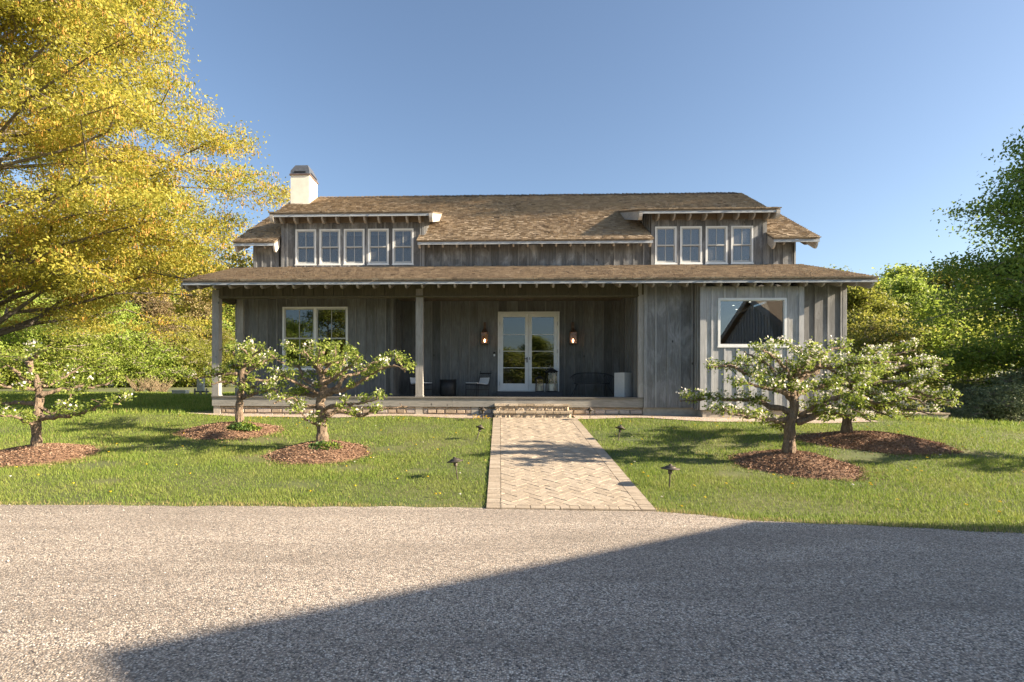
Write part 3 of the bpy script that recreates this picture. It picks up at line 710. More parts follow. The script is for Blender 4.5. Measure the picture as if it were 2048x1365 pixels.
# porch roof
m1 = (5.60 - 4.56) / (18.0 - 14.82)
topR = X_(1603, 18.0)
pr = shingles('porch_roof', EXL, EXR, 14.80, 18.0, 4.555, m1, house, cut1=lambda y: EXR + (topR - EXR) * (y - 14.8) / 3.2)
fascia(EXL + .03, EXR - .03, 14.835, 4.515, .07, pr)
tails(pr, XL - .45, EXR - .5, 14.87, 4.515 - .005, m1, .9, .20, .445)
barge(EXL + .06, .06, 14.87, 17.9, 4.51, m1, pr, .21, 'rafter'); barge(EXR - .14, .06, 14.87, 17.9, 4.51, m1, pr, .21)
# porch roof side returns behind (towards the back of the house)
sr = MB(); sr.box(XL - .1, X_(473, YW), YW, 18.0, 4.6, 4.7); sr.build('side_soffit', 'soffit', pr)
# main roof
YE, ZE, m2, YRG = 17.40, 6.31, .596, 23.0
ZRG = ZE + m2 * (YRG - YE)
MXL, MXR = X_(463, 17.4), X_(1642, 17.4)
LP = X_(549, YE); RP = X_(1546, YE); CL0, CL1 = X_(832, YE), X_(1307.5, YE)
DXL, DXR = X_(535, 17.4), X_(866, 17.4); EDL, EDR = X_(1275, 17.4), X_(1563, 17.4)
YJ = 20.35                    # where the dormer roofs die into the main slope
roof = shingles('main_roof', MXL, MXR, YE, YRG, ZE, m2, house, segs=lambda y: [(MXL, LP), (CL0, CL1), (RP, MXR)] if y < YJ else [(MXL, MXR)])
r1 = r2 = roof
shingles('rear_roof', MXL, MXR, 28.6, YRG, ZE, m2, house, expo=.3, back=True)
for rr, a, b in ((roof, CL0, CL1), (r1, MXL, LP), (r2, RP, MXR)):
    fascia(a + .03, b - .03, YE + .035, ZE - .045, .075, rr); tails(rr, a + .35, b - .35, YE + .07, ZE - .05, m2, .55, .21)
barge(MXL + .05, .06, YE + .07, YRG, ZE - .05, m2, r1, .24); barge(MXR - .11, .06, YE + .07, YRG, ZE - .05, m2, r2, .24)
barge(LP - .1, .06, YE + .07, YB - .1, ZE - .05, m2, r1, .24); barge(RP + .05, .06, YE + .07, YB - .1, ZE - .05, m2, r2, .24)
barge(CL0 + .05, .06, YE + .07, YB - .1, ZE - .05, m2, roof, .15); barge(CL1 - .11, .06, YE + .07, YB - .1, ZE - .05, m2, roof, .15)
# dormer roofs
ZDE = 7.235; m3 = .30; YDJ = YE + (ZDE - ZE) / (m2 - m3)
for a, b, w0, w1 in ((DXL, DXR, XD[0], XD[1]), (EDL, EDR, XE[0], XE[1])):
    dd = shingles('dormer_roof', a, b, YE, YDJ + .05, ZDE, m3, house)
    fascia(a + .03, b - .03, YE + .035, ZDE - .045, .075, dd); tails(dd, w0 + .1, w1 - .1, YE + .07, ZDE - .05, m3, .56, .30)
    barge(a + .04, .11, YE + .02, YDJ - .02, ZDE - .05, m3, dd, .24); barge(b - .15, .11, YE + .02, YDJ - .02, ZDE - .05, m3, dd, .24)
    bk_ = MB(); bk_.box(w0 + .02, w1 - .02, YB - .125, YB - .09, 7.05, 7.33, .3); bk_.build('eave_blocking', 'soffit', dd)
    for xc, nrm in ((w0, -1), (w1, 1)):
        ck = MB(); p0, p1 = sorted((xc, xc - nrm * .05))
        P = [(YB - .04, 6.2), (YB - .04, ZDE + m3 * (YB - YE) - .06), (YDJ - .1, ZDE + m3 * (YDJ - .1 - YE) - .06), (YDJ - .1, 6.2)]
        ck.prism([(p0, y, z) for y, z in P], (p1 - p0, 0, 0)); c_ = ck.build('dormer_cheek', 'wall', dd)
        tb = MB()
        y = YB + .02
        while y < YB + 2.4:
            z_lo = ZE + m2 * (y - YE); z_hi = ZDE + m3 * (y - YE) - .06
            q0, q1 = sorted((xc + nrm * .001, xc + nrm * .035)); tb.box(q0, q1, y, y + .045, z_lo, z_hi); y += .3
        tb.build('batten', 'batten', c_)
# gable walls at the two ends of the upper storey
for xg, nrm in ((XU0, -1), (XU1, 1)):
    board_wall('gable_wall', YB, 28, 4.8, 6.3, xg, axis='Y', normal=nrm, spacing=.33, top=lambda y: ZE + m2 * (5.6 - abs(y - YRG)) - .3)
# ridge caps
rc = MB(); x = X_(640, YRG)
while x < X_(1466, YRG):
    t = random.uniform(-.008, .008)
    for sgn in (-1, 1):
        P = [(x, YRG, ZRG + .065 + t), (x, YRG + sgn * .17, ZRG + .065 - .09 + t), (x + .19, YRG + sgn * .17, ZRG + .04 - .09 + t), (x + .19, YRG, ZRG + .04 + t)]
        rc.prism(P, (0, 0, -.035))
    x += .16
rc.build('ridge_cap', 'ridge', house)
# chimney
cy0, cy1 = 22.0, 23.0; cx0, cx1 = X_(580, cy0), X_(617.3, cy0)
ch = MB(); ct = Z_(600, 351, cy0); ch.box(cx0, cx1, cy0, cy1, 8.6, ct); CHM = ch.build('chimney', 'stucco', house)
cc = MB(); e = .04
def ring(x0, x1, y0, y1, z): return [(x0, y0, z), (x1, y0, z), (x1, y1, z), (x0, y1, z)]
def frustum(mb, a, b): mb.add(a + b, [(3, 2, 1, 0), (4, 5, 6, 7), (0, 1, 5, 4), (1, 2, 6, 5), (2, 3, 7, 6), (3, 0, 4, 7)])
rim = MB(); rim.box(cx0 - e, cx1 + e, cy0 - e, cy1 + e, ct, ct + .055); rim.build('cap_rim', 'rust', CHM)
frustum(cc, ring(cx0 - .015, cx1 + .015, cy0 - .015, cy1 + .015, ct + .055), ring(cx0 - .0, cx1 + .0, cy0, cy1, ct + .2))
frustum(cc, ring(cx0 - .0, cx1 + .0, cy0, cy1, ct + .2), ring(cx0 + .12, cx1 - .13, cy0 + .2, cy1 - .2, Z_(600, 327, cy0)))
cc.build('chimney_cap', 'lead', CHM)
vt = MB(); vt.box(cx0 + .15, cx1 - .15, cy0 - .022, cy0 + .01, ct + .1, ct + .16); vt.box(cx1 - .01, cx1 + .022, cy0 + .15, cy1 - .15, ct + .1, ct + .16); vt.build('vent_slot', 'black', CHM)
# ================================================================== STEPS
SX0, SX1 = X_(990.5, 15.0), X_(1141.5, 15.0)
steps = thing('entrance_steps', (0, 0, 0), 'two tan stone steps between the brick path and the porch', 'steps')
def step(x0, x1, y0, y1, zb, zt):
    capm = MB(); x = x0 - .02
    while x < x1 + .01:
        w = random.uniform(.16, .30); x2 = min(x + w, x1 + .02)
        if x1 + .02 - x2 < .08: x2 = x1 + .02
        o = random.uniform(-.008, .008); capm.box(x + .003, x2 - .003, y0 - .025 + o, y1, zt - .058, zt + o * .3); x = x2
        if x2 >= x1 + .02: break
    capm.build('cap_stones', 'stepstone', steps)
    r = MB(); x = x0; r.box(x0 + .01, x1 - .01, y0 + .03, y1, zb - .1, zt - .06)
    while x < x1 - .02:
        w = random.uniform(.18, .38); x2 = min(x + w, x1)
        if x1 - x2 < .1: x2 = x1
        nx, nz = 6, 4; V = []; Fc = []
        for j in range(nz + 1):
            for i in range(nx + 1):
                u, v = i / nx, j / nz; b = (min(u, 1 - u) > .01) and (min(v, 1 - v) > .01)
                V.append((x + .005 + (x2 - x - .01) * u, y0 + .028 - ((.015 + random.uniform(0, .03)) if b else 0), zb - .02 + (zt - .062 - zb + .02) * v))
        for j in range(nz):
            for i in range(nx): a = j * (nx + 1) + i; Fc.append((a, a + 1, a + nx + 2, a + nx + 1))
        r.add(V, Fc); x = x2
    r.build('riser_stones', 'stepstone', steps)
zg_ = gz(1, 15.0)
step(SX0 - .03, SX1 + .03, 15.02, 15.40, zg_, 1.0)
step(SX0, SX1, 15.36, YR + .07, 1.0, 1.185)

# ================================================================== PORCH FURNITURE
def chair(label, x, y, rz, flip):
    t = thing('lounge_chair', (x, y, ZF), label, 'chair', 'wire lounge chairs on the porch', rz)
    w = .26; L_ = MB()
    for sx in (-1, 1):
        for sy, top in ((-.26, .40), (.24, .80)):
            g = MB(); g.tube([(sx * w, sy, 0), (sx * w, sy + (.02 if sy > 0 else 0), .38), (sx * w, sy + (.10 if sy > 0 else 0), top)], .009, 6); g.build('leg', 'black', t)
    f = MB()
    for sx in (-1, 1): f.tube([(sx * w, -.27, .37), (sx * w, .26, .34)], .009, 6); f.tube([(sx * w, -.26, .2), (sx * w, .24, .2)], .007, 6)
    for yy, zz in ((-.26, .38), (.25, .34), (-.26, .2), (.24, .2)): f.tube([(-w, yy, zz), (w, yy, zz)], .008, 6)
    f.build('seat_frame', 'black', t)
    bk_ = MB(); bk_.box(-w - .01, w + .01, .325, .345, .70, .735)
    for i in range(11): x_ = -w + .05 + i * (2 * w - .1) / 10; bk_.tube([(x_, .27, .40), (x_, .333, .71)], .004, 5)
    bk_.build('backrest', 'black', t)
    s = MB(); prof = [(-.30, .40), (-.15, .395), (.05, .375), (.20, .36), (.255, .40), (.30, .56)]
    vs = []; fs = []
    for yy, zz in prof: vs += [(-w + .03, yy, zz), (w - .03, yy, zz), (w - .03, yy + .004, zz + .022), (-w + .03, yy + .004, zz + .022)]
    for i in range(len(prof) - 1):
        a = i * 4; b = a + 4; fs += [(a, a + 1, b + 1, b), (a + 3, b + 3, b + 2, a + 2), (a, b, b + 3, a + 3), (a + 1, a + 2, b + 2, b + 1)]
    fs += [(0, 3, 2, 1), (20, 21, 22, 23)]; s.add(vs, fs)
    for i in range(9): x_ = -w + .06 + i * (2 * w - .12) / 8; s.box(x_ - .003, x_ + .003, -.29, .19, .402, .406)
    s.build('seat', 'white_leather', t); return t
yc = 17.35
chair('black wire porch chair with pale sling seat, half hidden behind the middle post', X_(842, yc), yc, R(38), 0)
chair('black wire porch chair with pale sling seat beside the glass doors', X_(955, yc), yc, R(-48), 0)
t = thing('side_table', (X_(896, yc), yc, ZF), 'black drum side table between the two wire chairs', 'side table')
b = MB(); b.lathe([(.245, 0), (.255, .03), (.262, .25), (.268, .49)], n=32); b.build('body', 'black', t, True)
b = MB(); b.lathe([(.268, .4905), (.274, .495), (.274, .513), (.262, .518)], n=32); b.build('table_top', 'black', t)
# bench
def bench():
    x0, x1 = X_(1139, 17.3), X_(1227, 17.3); t = thing('wire_bench', ((x0 + x1) / 2, 17.3, ZF), 'black wire bench with a curved back against the porch wall', 'bench')
    h = (x1 - x0) / 2; top = []; seatb = []; n = 33
    for i in range(n):
        a = -1 + 2 * i / (n - 1); k = abs(a) ** 3.2
        top.append((a * h, .26 - .50 * k, .74 - .16 * abs(a) ** 4)); seatb.append((a * (h - .13), .17 - .34 * abs(a) ** 5, .40))
    b = MB(); b.tube(top, .013, 7)
    for i in range(1, n - 1):
        b.tube([seatb[i], tuple((p + q) / 2 + (.02 if k_ == 1 else 0) for k_, (p, q) in enumerate(zip(seatb[i], top[i]))), top[i]], .0055, 5)
    b.build('backrest', 'black', t)
    s = MB(); oval = []
    hs = h - .13
    for i in range(32): a = 2 * math.pi * i / 32; c_, s_2 = math.cos(a), math.sin(a); oval.append((hs * math.copysign(abs(c_) ** .35, c_), -.02 + .21 * math.copysign(abs(s_2) ** .5, s_2), .385))
    s.prism(oval, (0, 0, .03)); s.build('seat', 'black', t)
    for sx in (-1, 1):
        for sy in (-1, 1):
            g = MB(); g.tube([(sx * (hs - .1), sy * .13, .385), (sx * (h - (.01 if sy < 0 else .16)), sy * .2, 0)], .010, 6); g.build('leg', 'black', t)
bench()
px_ = X_(1246, 16.35); pl = thing('planter', (px_, 16.35, ZF), 'tall pale grey square planter turned corner-on at the end of the porch', 'planter', rz=R(41))
b = MB(); hw = .178; hh = Z_(1246, 746, 16.35) - ZF
b.add([(-hw, -hw, .004), (hw, -hw, .004), (hw, hw, .004), (-hw, hw, .004), (-hw, -hw, hh), (hw, -hw, hh), (hw, hw, hh), (-hw, hw, hh), (-hw + .03, -hw + .03, hh), (hw - .03, -hw + .03, hh), (hw - .03, hw - .03, hh), (-hw + .03, hw - .03, hh), (-hw + .03, -hw + .03, hh - .15), (hw - .03, -hw + .03, hh - .15), (hw - .03, hw - .03, hh - .15), (-hw + .03, hw - .03, hh - .15)],
      [(0, 3, 2, 1), (0, 1, 5, 4), (1, 2, 6, 5), (2, 3, 7, 6), (3, 0, 4, 7), (4, 5, 9, 8), (5, 6, 10, 9), (6, 7, 11, 10), (7, 4, 8, 11), (8, 9, 13, 12), (9, 10, 14, 13), (10, 11, 15, 14), (11, 8, 12, 15), (12, 13, 14, 15)], .5)
b.build('body', 'planter', pl)
# floor lanterns on the threshold
def lantern(x, y, w, h, label, rz):
    t = thing('floor_lantern', (x, y, dr[2]), label, 'lantern', rz=rz); e = .012; k = w / 2
    f = MB(); hb = h * .80; tp = k * .88
    f.box(-k - .01, k + .01, -k - .01, k + .01, 0, .02)
    for sx in (-1, 1):
        for sy in (-1, 1): f.tube([(sx * k, sy * k, .02), (sx * tp, sy * tp, hb)], .011, 4)
    f.box(-tp - .014, tp + .014, -tp - .014, tp + .014, hb, hb + .02); f.build('frame', 'black', t)
    c = MB(); frustum(c, ring(-tp - .05, tp + .05, -tp - .05, tp + .05, hb + .0205), ring(-tp * .45, tp * .45, -tp * .45, tp * .45, h * .95)); c.box(-tp * .4, tp * .4, -tp * .4, tp * .4, h * .951, h); c.build('cap', 'black', t)
    g = MB()
    for a, b_ in (((-k, -k), (k, -k)), ((k, -k), (k, k)), ((k, k), (-k, k)), ((-k, k), (-k, -k))):
        q = tp / k * .93; g.add([(a[0] * .93, a[1] * .93, .03), (b_[0] * .93, b_[1] * .93, .03), (b_[0] * q, b_[1] * q, hb - .01), (a[0] * q, a[1] * q, hb - .01)], [(0, 1, 2, 3)])
    g.build('glass_panel', 'lamp_glass', t)
    cd = MB(); cd.lathe([(k * .45, .0205), (k * .45, h * .32), (k * .2, h * .325)], n=16); cd.build('candle', 'wax', t)
ly = YB - .26
lantern(X_(1079, ly), ly, .235, .50, 'smaller black metal lantern on the door sill', R(3))
lantern(X_(1103, ly), ly - .02, .31, .76, 'larger black metal lantern with a wide cap in front of the right door', R(8))
# wall lanterns
def wall_lamp(x0, x1, y0, y1, label):
    a, b_ = X_(x0, YB - .2), X_(x1, YB - .2); z1, z0 = Z_(1050, y0, YB - .2), Z_(1050, y1, YB - .2); cx_, k, hh_ = (a + b_) / 2, (b_ - a) / 2, z1 - z0
    t = thing('wall_lantern', (cx_, YB - .2, z0), label, 'wall lamp', 'lit copper lanterns beside the door')
    f = MB(); k2 = k * .9
    f.box(-k - .015, k + .015, -k2 - .015, k2 + .015, -.03, -.004)
    for sx in (-1, 1):
        for sy in (-1, 1): f.box(sx * k - .009, sx * k + .009, sy * k2 - .009, sy * k2 + .009, -.003, hh_)
    f.tube([(-k, -k2 - .003, .0), (k, -k2 - .003, hh_)], .0055, 5); f.tube([(k, -k2 - .005, .0), (-k, -k2 - .005, hh_)], .0055, 5)
    f.build('frame', 'copper', t)
    c = MB(); c.box(-k - .02, k + .02, -k2 - .02, k2 + .02, hh_ + .001, hh_ + .02); frustum(c, ring(-k, k, -k2, k2, hh_ + .021), ring(-k * .35, k * .35, -k2 * .35, k2 * .35, hh_ + .14)); c.lathe([(.03, hh_ + .141), (.035, hh_ + .17), (.01, hh_ + .19)], n=10); c.build('cap', 'copper', t)
    bk2 = MB(); bk2.box(-.045, .045, .095, .134, .02, hh_ + .36); bk2.tube([(0, .1, hh_ + .3), (0, .03, hh_ + .34), (0, 0, hh_ + .28), (0, 0, hh_ + .18)], .011, 6); bk2.build('bracket', 'copper', t)
    g = MB(); g.add([(-k, -k2 + .002, 0), (k, -k2 + .002, 0), (k, -k2 + .002, hh_), (-k, -k2 + .002, hh_)], [(0, 1, 2, 3)])
    for sx in (-1, 1): g.add([(sx * k, -k2, 0), (sx * k, k2, 0), (sx * k, k2, hh_), (sx * k, -k2, hh_)], [(0, 1, 2, 3)])
    g.build('glass_panel', 'lamp_glass', t)
    r_ = MB(); r_.box(-k + .01, k - .01, k2 - .012, k2 - .006, .0, hh_); r_.build('reflector', 'copper', t)
    bb = MB(); bb.lathe([(.008, .0), (.022, .04), (.028, .065), (.018, .1), (.005, .12)], (0, 0, .015), 12); bb.build('bulb', 'bulb', t, True)
    l = bpy.data.lights.new('bulb_light', 'POINT'); l.energy = 1.2; l.color = (1, .5, .22); l.shadow_soft_size = .03
    lo = bpy.data.objects.new('bulb_light', l); C.objects.link(lo); lo.parent = t; lo.location = (0, -.0, .09)
wall_lamp(962.4, 975.7, 666.5, 686.5, 'lit copper lantern with crossed bars on the wall left of the glass doors')
wall_lamp(1139.5, 1152.3, 666.5, 686.5, 'lit copper lantern with crossed bars on the wall right of the glass doors')
t = thing('doorbell', (X_(988.5, YB), YB - .066, Z_(988, 714, YB)), 'small black and white doorbell on the wall beside the door frame', 'doorbell')
b = MB(); b.box(-.035, .035, -.02, .0, 0, .15); b.build('casing', 'black', t); b = MB(); b.box(-.028, .028, -.024, -.0205, .01, .085); b.lathe([(.001, 0), (.001, .001)], (0, 0, .1), 3); b.build('button_plate', 'frame', t)
# things seen through the windows
t = thing('table_lamp', (X_(1489, YB + .35), YB + .35, rw[3][2] - .25), 'orange lamp shade behind the rightmost upstairs window', 'lamp')
b = MB(); b.lathe([(.08, 0), (.09, .02), (.02, .04), (.02, .3)], n=16); b.build('lamp_base', 'planter', t); b = MB(); b.lathe([(.19, .3), (.11, .56)], n=20); b.build('lamp_shade', 'orange', t)
t = thing('clay_pot', (X_(643, YW + .3), YW + .3, tw[2] + .12), 'orange clay pot on a stand behind the twin window', 'pot')
b = MB(); b.lathe([(.08, 0), (.11, .1), (.12, .26), (.10, .3)], n=18); b.build('pot_body', 'orange', t, True); b = MB(); b.box(-.2, .2, -.1, .1, -.5, -.002); b.build('stand', 'interior', t)

# ================================================================== PATH LIGHTS
def path_light(x, y, z, label, s=1.0, h=.32, lean=(0, 0)):
    t = thing('path_light', (x, y, z), label, 'garden light', 'bronze path lights along the brick path'); t.rotation_euler = (lean[0], lean[1], random.random() * 3)
    b = MB(); b.tube([(0, 0, -.1), (0, 0, h - .06)], .0105, 10); b.build('stake', 'bronze', t)
    b = MB(); b.lathe([(.02, h - .085), (.032, h - .075), (.032, h - .03), (.045, h - .022)], n=16); b.build('lamp_holder', 'bronze', t)
    b = MB(); b.lathe([(.06 * s, h - .021), (.142 * s, h - .008), (.148 * s, h - .002), (.142 * s, h + .004), (.085 * s, h + .018), (.084 * s, h + .026), (.06 * s, h + .04), (.025, h + .05), (.022, h + .062), (.012, h + .070), (.002, h + .072)], n=28); b.build('shade', 'bronze', t, True)
for x, y, lb, s, ln in ((966, 843, 'bronze path light left of the steps, farthest on the left side', .75, (0, 0)), (953, 882, 'tilted bronze path light halfway along the left edge of the path', .72, (.1, .35)), (915, 960, 'bronze path light nearest the driveway on the left side', .95, (-.1, .1)),
                        (1180, 842, 'bronze path light right of the steps, farthest on the right side', .72, (0, 0)), (1236, 882, 'tilted bronze path light halfway along the right edge of the path', .78, (.25, -.12)), (1339, 973, 'large bronze path light nearest the driveway on the right side', 1.0, (0, .05))):
    d_ = (EYE + .1053 * 7.45 + .0) / ((y - CY) / F + .1053); a, z_ = at(x, y, d_); path_light(a, d_, gz(a, d_), lb, s, .30, ln)

# ================================================================== PLANTS
def orient(n, rg, flat=0.0):
    a = rg.normal(size=(n, 3)); a[:, 2] = a[:, 2] * (1 - flat); a /= np.linalg.norm(a, axis=1)[:, None] + 1e-9
    b = rg.normal(size=(n, 3)); b -= a * (a * b).sum(1)[:, None]; b /= np.linalg.norm(b, axis=1)[:, None] + 1e-9
    return a, b
def leaf_quads(P, length, width, rg, flat=0.0, droop=0.0, fold=0.0):
    n = len(P); a, b = orient(n, rg, flat); a[:, 2] -= droop; a /= np.linalg.norm(a, axis=1)[:, None]
    L = length * rg.uniform(.65, 1.3, n)[:, None]; W = width * rg.uniform(.7, 1.25, n)[:, None]
    mid = P + a * L * .45
    return np.stack([P, mid + b * W * .5, P + a * L, mid - b * W * .5], 1)
def spline(pts, step=.08):
    out = [Vector(pts[0])]; p = [Vector(q) for q in pts]
    for i in range(len(p) - 1):
        p0 = p[max(i - 1, 0)]; p1 = p[i]; p2 = p[i + 1]; p3 = p[min(i + 2, len(p) - 1)]; n = max(2, int((p2 - p1).length / step))
        for k in range(1, n + 1):
            t = k / n; out.append(.5 * ((2 * p1) + (p2 - p0) * t + (2 * p0 - 5 * p1 + 4 * p2 - p3) * t * t + (3 * p1 - p0 - 3 * p2 + p3) * t ** 3))
    return out
def apple(name_label, D, base, trunk, branches, seed, extra=8, dens=1.0, leafy=1.0, r0=.125, bloom=.5):
    """old spreading orchard tree; polylines surveyed as (x, y, offset in depth)"""
    rg = np.random.default_rng(seed); rnd = random.Random(seed)
    bx, bz = at(base[0], base[1], D); root = thing('apple_tree', (bx, D, gz(bx, D)), name_label, 'apple tree', 'old apple trees on the front lawn')
    org = Vector((bx, D, gz(bx, D)))
    def W(p): X, Z = at(p[0], p[1], D + p[2]); return Vector((X, D + p[2], Z)) - org
    tb = MB(); tips = []; lines = []
    T = spline([W((base[0], base[1] + 14, 0))] + [W(p) for p in trunk], .07); n = len(T)
    rad = [r0 * (1.25 - .75 * (i / n) ** .8) * (1 + .12 * math.sin(i * 1.9 + seed) + .3 * max(0, 1 - i / 3.)) for i in range(n)]
    tb.tube(T, rad, 16, wob=.26); lines.append((T, .75, r0 * .4))
    def limb(pts, ra, re, wob=.25, js=.02):
        P = spline(pts, .07); m = len(P)
        P = [p + Vector((rnd.uniform(-js, js), rnd.uniform(-js, js), rnd.uniform(-js, js))) if 0 < i else p for i, p in enumerate(P)]
        tb.tube(P, [ra + (re - ra) * (i / max(1, m - 1)) ** .8 + ra * .12 * math.sin(i * 2.3) for i in range(m)], 8, wob=wob); return P
    for bpts in branches:
        off = bpts[0]; pts = [W((x, y, off * (k / (len(bpts) - 2)) ** 1.1)) for k, (x, y) in enumerate(bpts[1:])]
        L = sum((a - b).length for a, b in zip(pts, pts[1:])); P = limb(pts, min(.062, .026 + L * .018), .012); lines.append((P, .32 if leafy < .97 else .22, .03))
    # limbs running toward and away from the viewer
    for k in range(extra):
        i0 = rnd.randint(n // 3, n - 2); a = rnd.choice((-1, 1)) * rnd.uniform(.9, 2.2) + math.pi / 2 * 0; side = rnd.choice((-1, 1))
        dirv = Vector((math.cos(a) * rnd.choice((-1, 1)) * .8, side * rnd.uniform(.6, 1), 0)).normalized(); L = rnd.uniform(.6, 1.3); p = T[i0].copy(); pts = [p]
        for j in range(5): p = p + dirv * L / 5 + Vector((rnd.uniform(-.12, .12), rnd.uniform(-.12, .12), rnd.uniform(-.02, .17))); pts.append(p)
        P = limb(pts, .036, .010); lines.append((P, .2, .02))
    subs = []
    for P, st_, _ in lines:                       # twigs
        m = len(P)
        for i in range(int(m * st_), m, 3):
            for q in range(rnd.choice((1, 2, 2))):
                a = rnd.uniform(0, 2 * math.pi); L = rnd.uniform(.10, .30); p = P[i]; pts = [p]
                dv = Vector((math.cos(a), math.sin(a), rnd.uniform(-.15, .5))).normalized()
                for j in range(3): p = p + dv * L / 3 + Vector((rnd.uniform(-.04, .04), rnd.uniform(-.04, .04), rnd.uniform(-.01, .05))); pts.append(p)
                tb.tube(pts, [.007, .006, .004, .002], 5); subs.append(pts)
    tb.build('trunk', 'bark', root)
    cen = []
    for pts in subs:
        if rnd.random() < dens:
            for p in pts[2:]: cen.append(p)
    cen = np.array([tuple(c) for c in cen]); k = int(34 * leafy); Pn = np.repeat(cen, k, 0) + rg.normal(size=(len(cen) * k, 3)) * np.array([.055, .055, .045])
    V = leaf_quads(Pn,   .068, .033, rg, flat=.2, droop=.3)
    polys('leaves', V, np.clip(rg.normal(.45, .25, len(V)), 0, 1), 'apple_leaf', root)
    # blossoms: five-petalled clusters
    grp = rg.random(len(cen)) < .30 * bloom; bc = cen[grp]; kk = 11
    Bp = np.repeat(bc, kk, 0) + rg.normal(size=(len(bc) * kk, 3)) * np.array([.05, .05, .04]) + np.array([0, 0, .02])
    allv = []
    a, b_ = orient(len(Bp), rg); nrm = np.cross(a, b_)
    for q in range(5):
        an = 2 * math.pi * q / 5; d1 = a * math.cos(an) + b_ * math.sin(an); d2 = np.cross(nrm, d1); s = .025
        allv.append(np.stack([Bp, Bp + d1 * s * .6 + d2 * s * .38 + nrm * .004, Bp + d1 * s + nrm * .006, Bp + d1 * s * .6 - d2 * s * .38 + nrm * .004], 1))
    V = np.concatenate(allv); polys('blossom', V, rg.random(len(V)), 'blossom', root)
    return root, bx
def mound(label, x0, x1, D, dr_, h, tx=None):
    a, b_ = at(x0, CY, D)[0], at(x1, CY, D)[0]; cx_ = (a + b_) / 2; rx = (b_ - a) / 2; cy_ = D; ry = dr_
    m = thing('mulch_bed', (cx_, cy_, gz(cx_, cy_)), label, 'mulch bed', 'bark mulch mounds under the apple trees'); z0 = gz(cx_, cy_)
    V = []; Fc = []; nr, na = 9, 40
    rg = np.random.default_rng(int(abs(x0) + 3)); ph = rg.random(3) * 6
    def lim(a_): return 1 + .07 * math.sin(2 * a_ + ph[0]) + .05 * math.sin(3 * a_ + ph[1]) + .03 * math.sin(7 * a_ + ph[2])
    def hz(u): return h * (1 - u * u) ** 1.2 if u < 1 else 0
    V.append((0, 0, h + gz(cx_, cy_) - z0))
    for i in range(1, nr + 1):
        for k in range(na):
            a_ = 2 * math.pi * k / na; u = i / nr; x = rx * u * lim(a_) * math.cos(a_); y = ry * u * lim(a_) * math.sin(a_)
            V.append((x, y, gz(cx_ + x, cy_ + y) - z0 + hz(u) - (.03 if i == nr else 0)))
    for k in range(na): Fc.append((0, 1 + k, 1 + (k + 1) % na))
    for i in range(nr - 1):
        for k in range(na): q = 1 + i * na; Fc.append((q + k, q + na + k, q + na + (k + 1) % na, q + (k + 1) % na))
    mb = MB(); mb.add(V, Fc, .35); mb.build('mound', 'mulch', m, True)
    n = int(8500 * rx * ry); u = np.sqrt(rg.random(n)) * 1.06; u = np.where(rg.random(n) < .11, u * rg.uniform(1.05, 1.4, n), u); an = rg.random(n) * 2 * math.pi
    li = np.array([lim(q) for q in an]); X = rx * u * li * np.cos(an); Y = ry * u * li * np.sin(an)
    Z = ground(cx_ + X, cy_ + Y) - z0 + np.where(u < 1, h * np.clip(1 - u * u, 0, 1) ** 1.2, 0) + rg.uniform(0, .02, n) + .006
    P = np.stack([X, Y, Z], 1); a1, b1 = orient(n, rg, .75); L = rg.uniform(.014, .045, n)[:, None]; W_ = rg.uniform(.006, .015, n)[:, None]
    V = np.stack([P - a1 * L * .5 - b1 * W_ * .5, P + a1 * L * .5 - b1 * W_ * .5, P + a1 * L * .5 + b1 * W_ * .5, P - a1 * L * .5 + b1 * W_ * .5], 1)
    o = polys('bark_chips', V, np.clip(rg.normal(.5, .28, n), 0, 1), 'mulch', m); o['kind'] = 'stuff'
    return m
MOUNDS = [(-30, 182, 10.3, .92, .19), (368, 556, 12.8, 1.0, .2), (543, 742, 10.75, .92, .2), (1478, 1705, 10.1, 1.0, .20), (1612, 1885, 12.0, 1.05, .20)]
ML = ['mulch mound at the left edge of the lawn under the leftmost apple tree', 'mulch mound nearest the left porch corner', 'mulch mound left of the path under the second apple tree from the path', 'mulch mound right of the path under the nearest right-hand apple tree', 'wide mulch mound farther back on the right, in front of the house corner']
ML[2] = 'round mulch mound on the left lawn, nearest the brick path'
for q, l in zip(MOUNDS, ML): mound(l, *q)
T1 = apple('gnarled apple tree with few leaves at the left edge of the lawn', 10.3, (73.5, 905), [(72.5, 850, 0), (76, 824, 0), (79, 798, .05), (76, 766, 0), (61, 740, .1), (61, 715, .15)],
      [(-.5, (84, 837), (129, 832), (155, 828), (180, 820), (209, 804), (238, 808)), (.5, (84, 791), (110, 785), (135, 777), (165, 773), (193, 775), (226, 762)), (.3, (87, 772), (105, 768), (122, 753)), (-.4, (64, 766), (42, 754), (19, 733), (-10, 735)),
       (.4, (77, 811), (40, 806), (0, 808), (-40, 800)), (.6, (61, 730), (45, 722), (20, 712)), (.2, (80, 814), (106, 827), (129, 814), (142, 791)), (-.8, (70, 780), (30, 775), (-30, 768)), (-.5, (61, 720), (75, 706), (95, 700))], 11, extra=2, dens=.8, leafy=.7, r0=.085, bloom=.8)
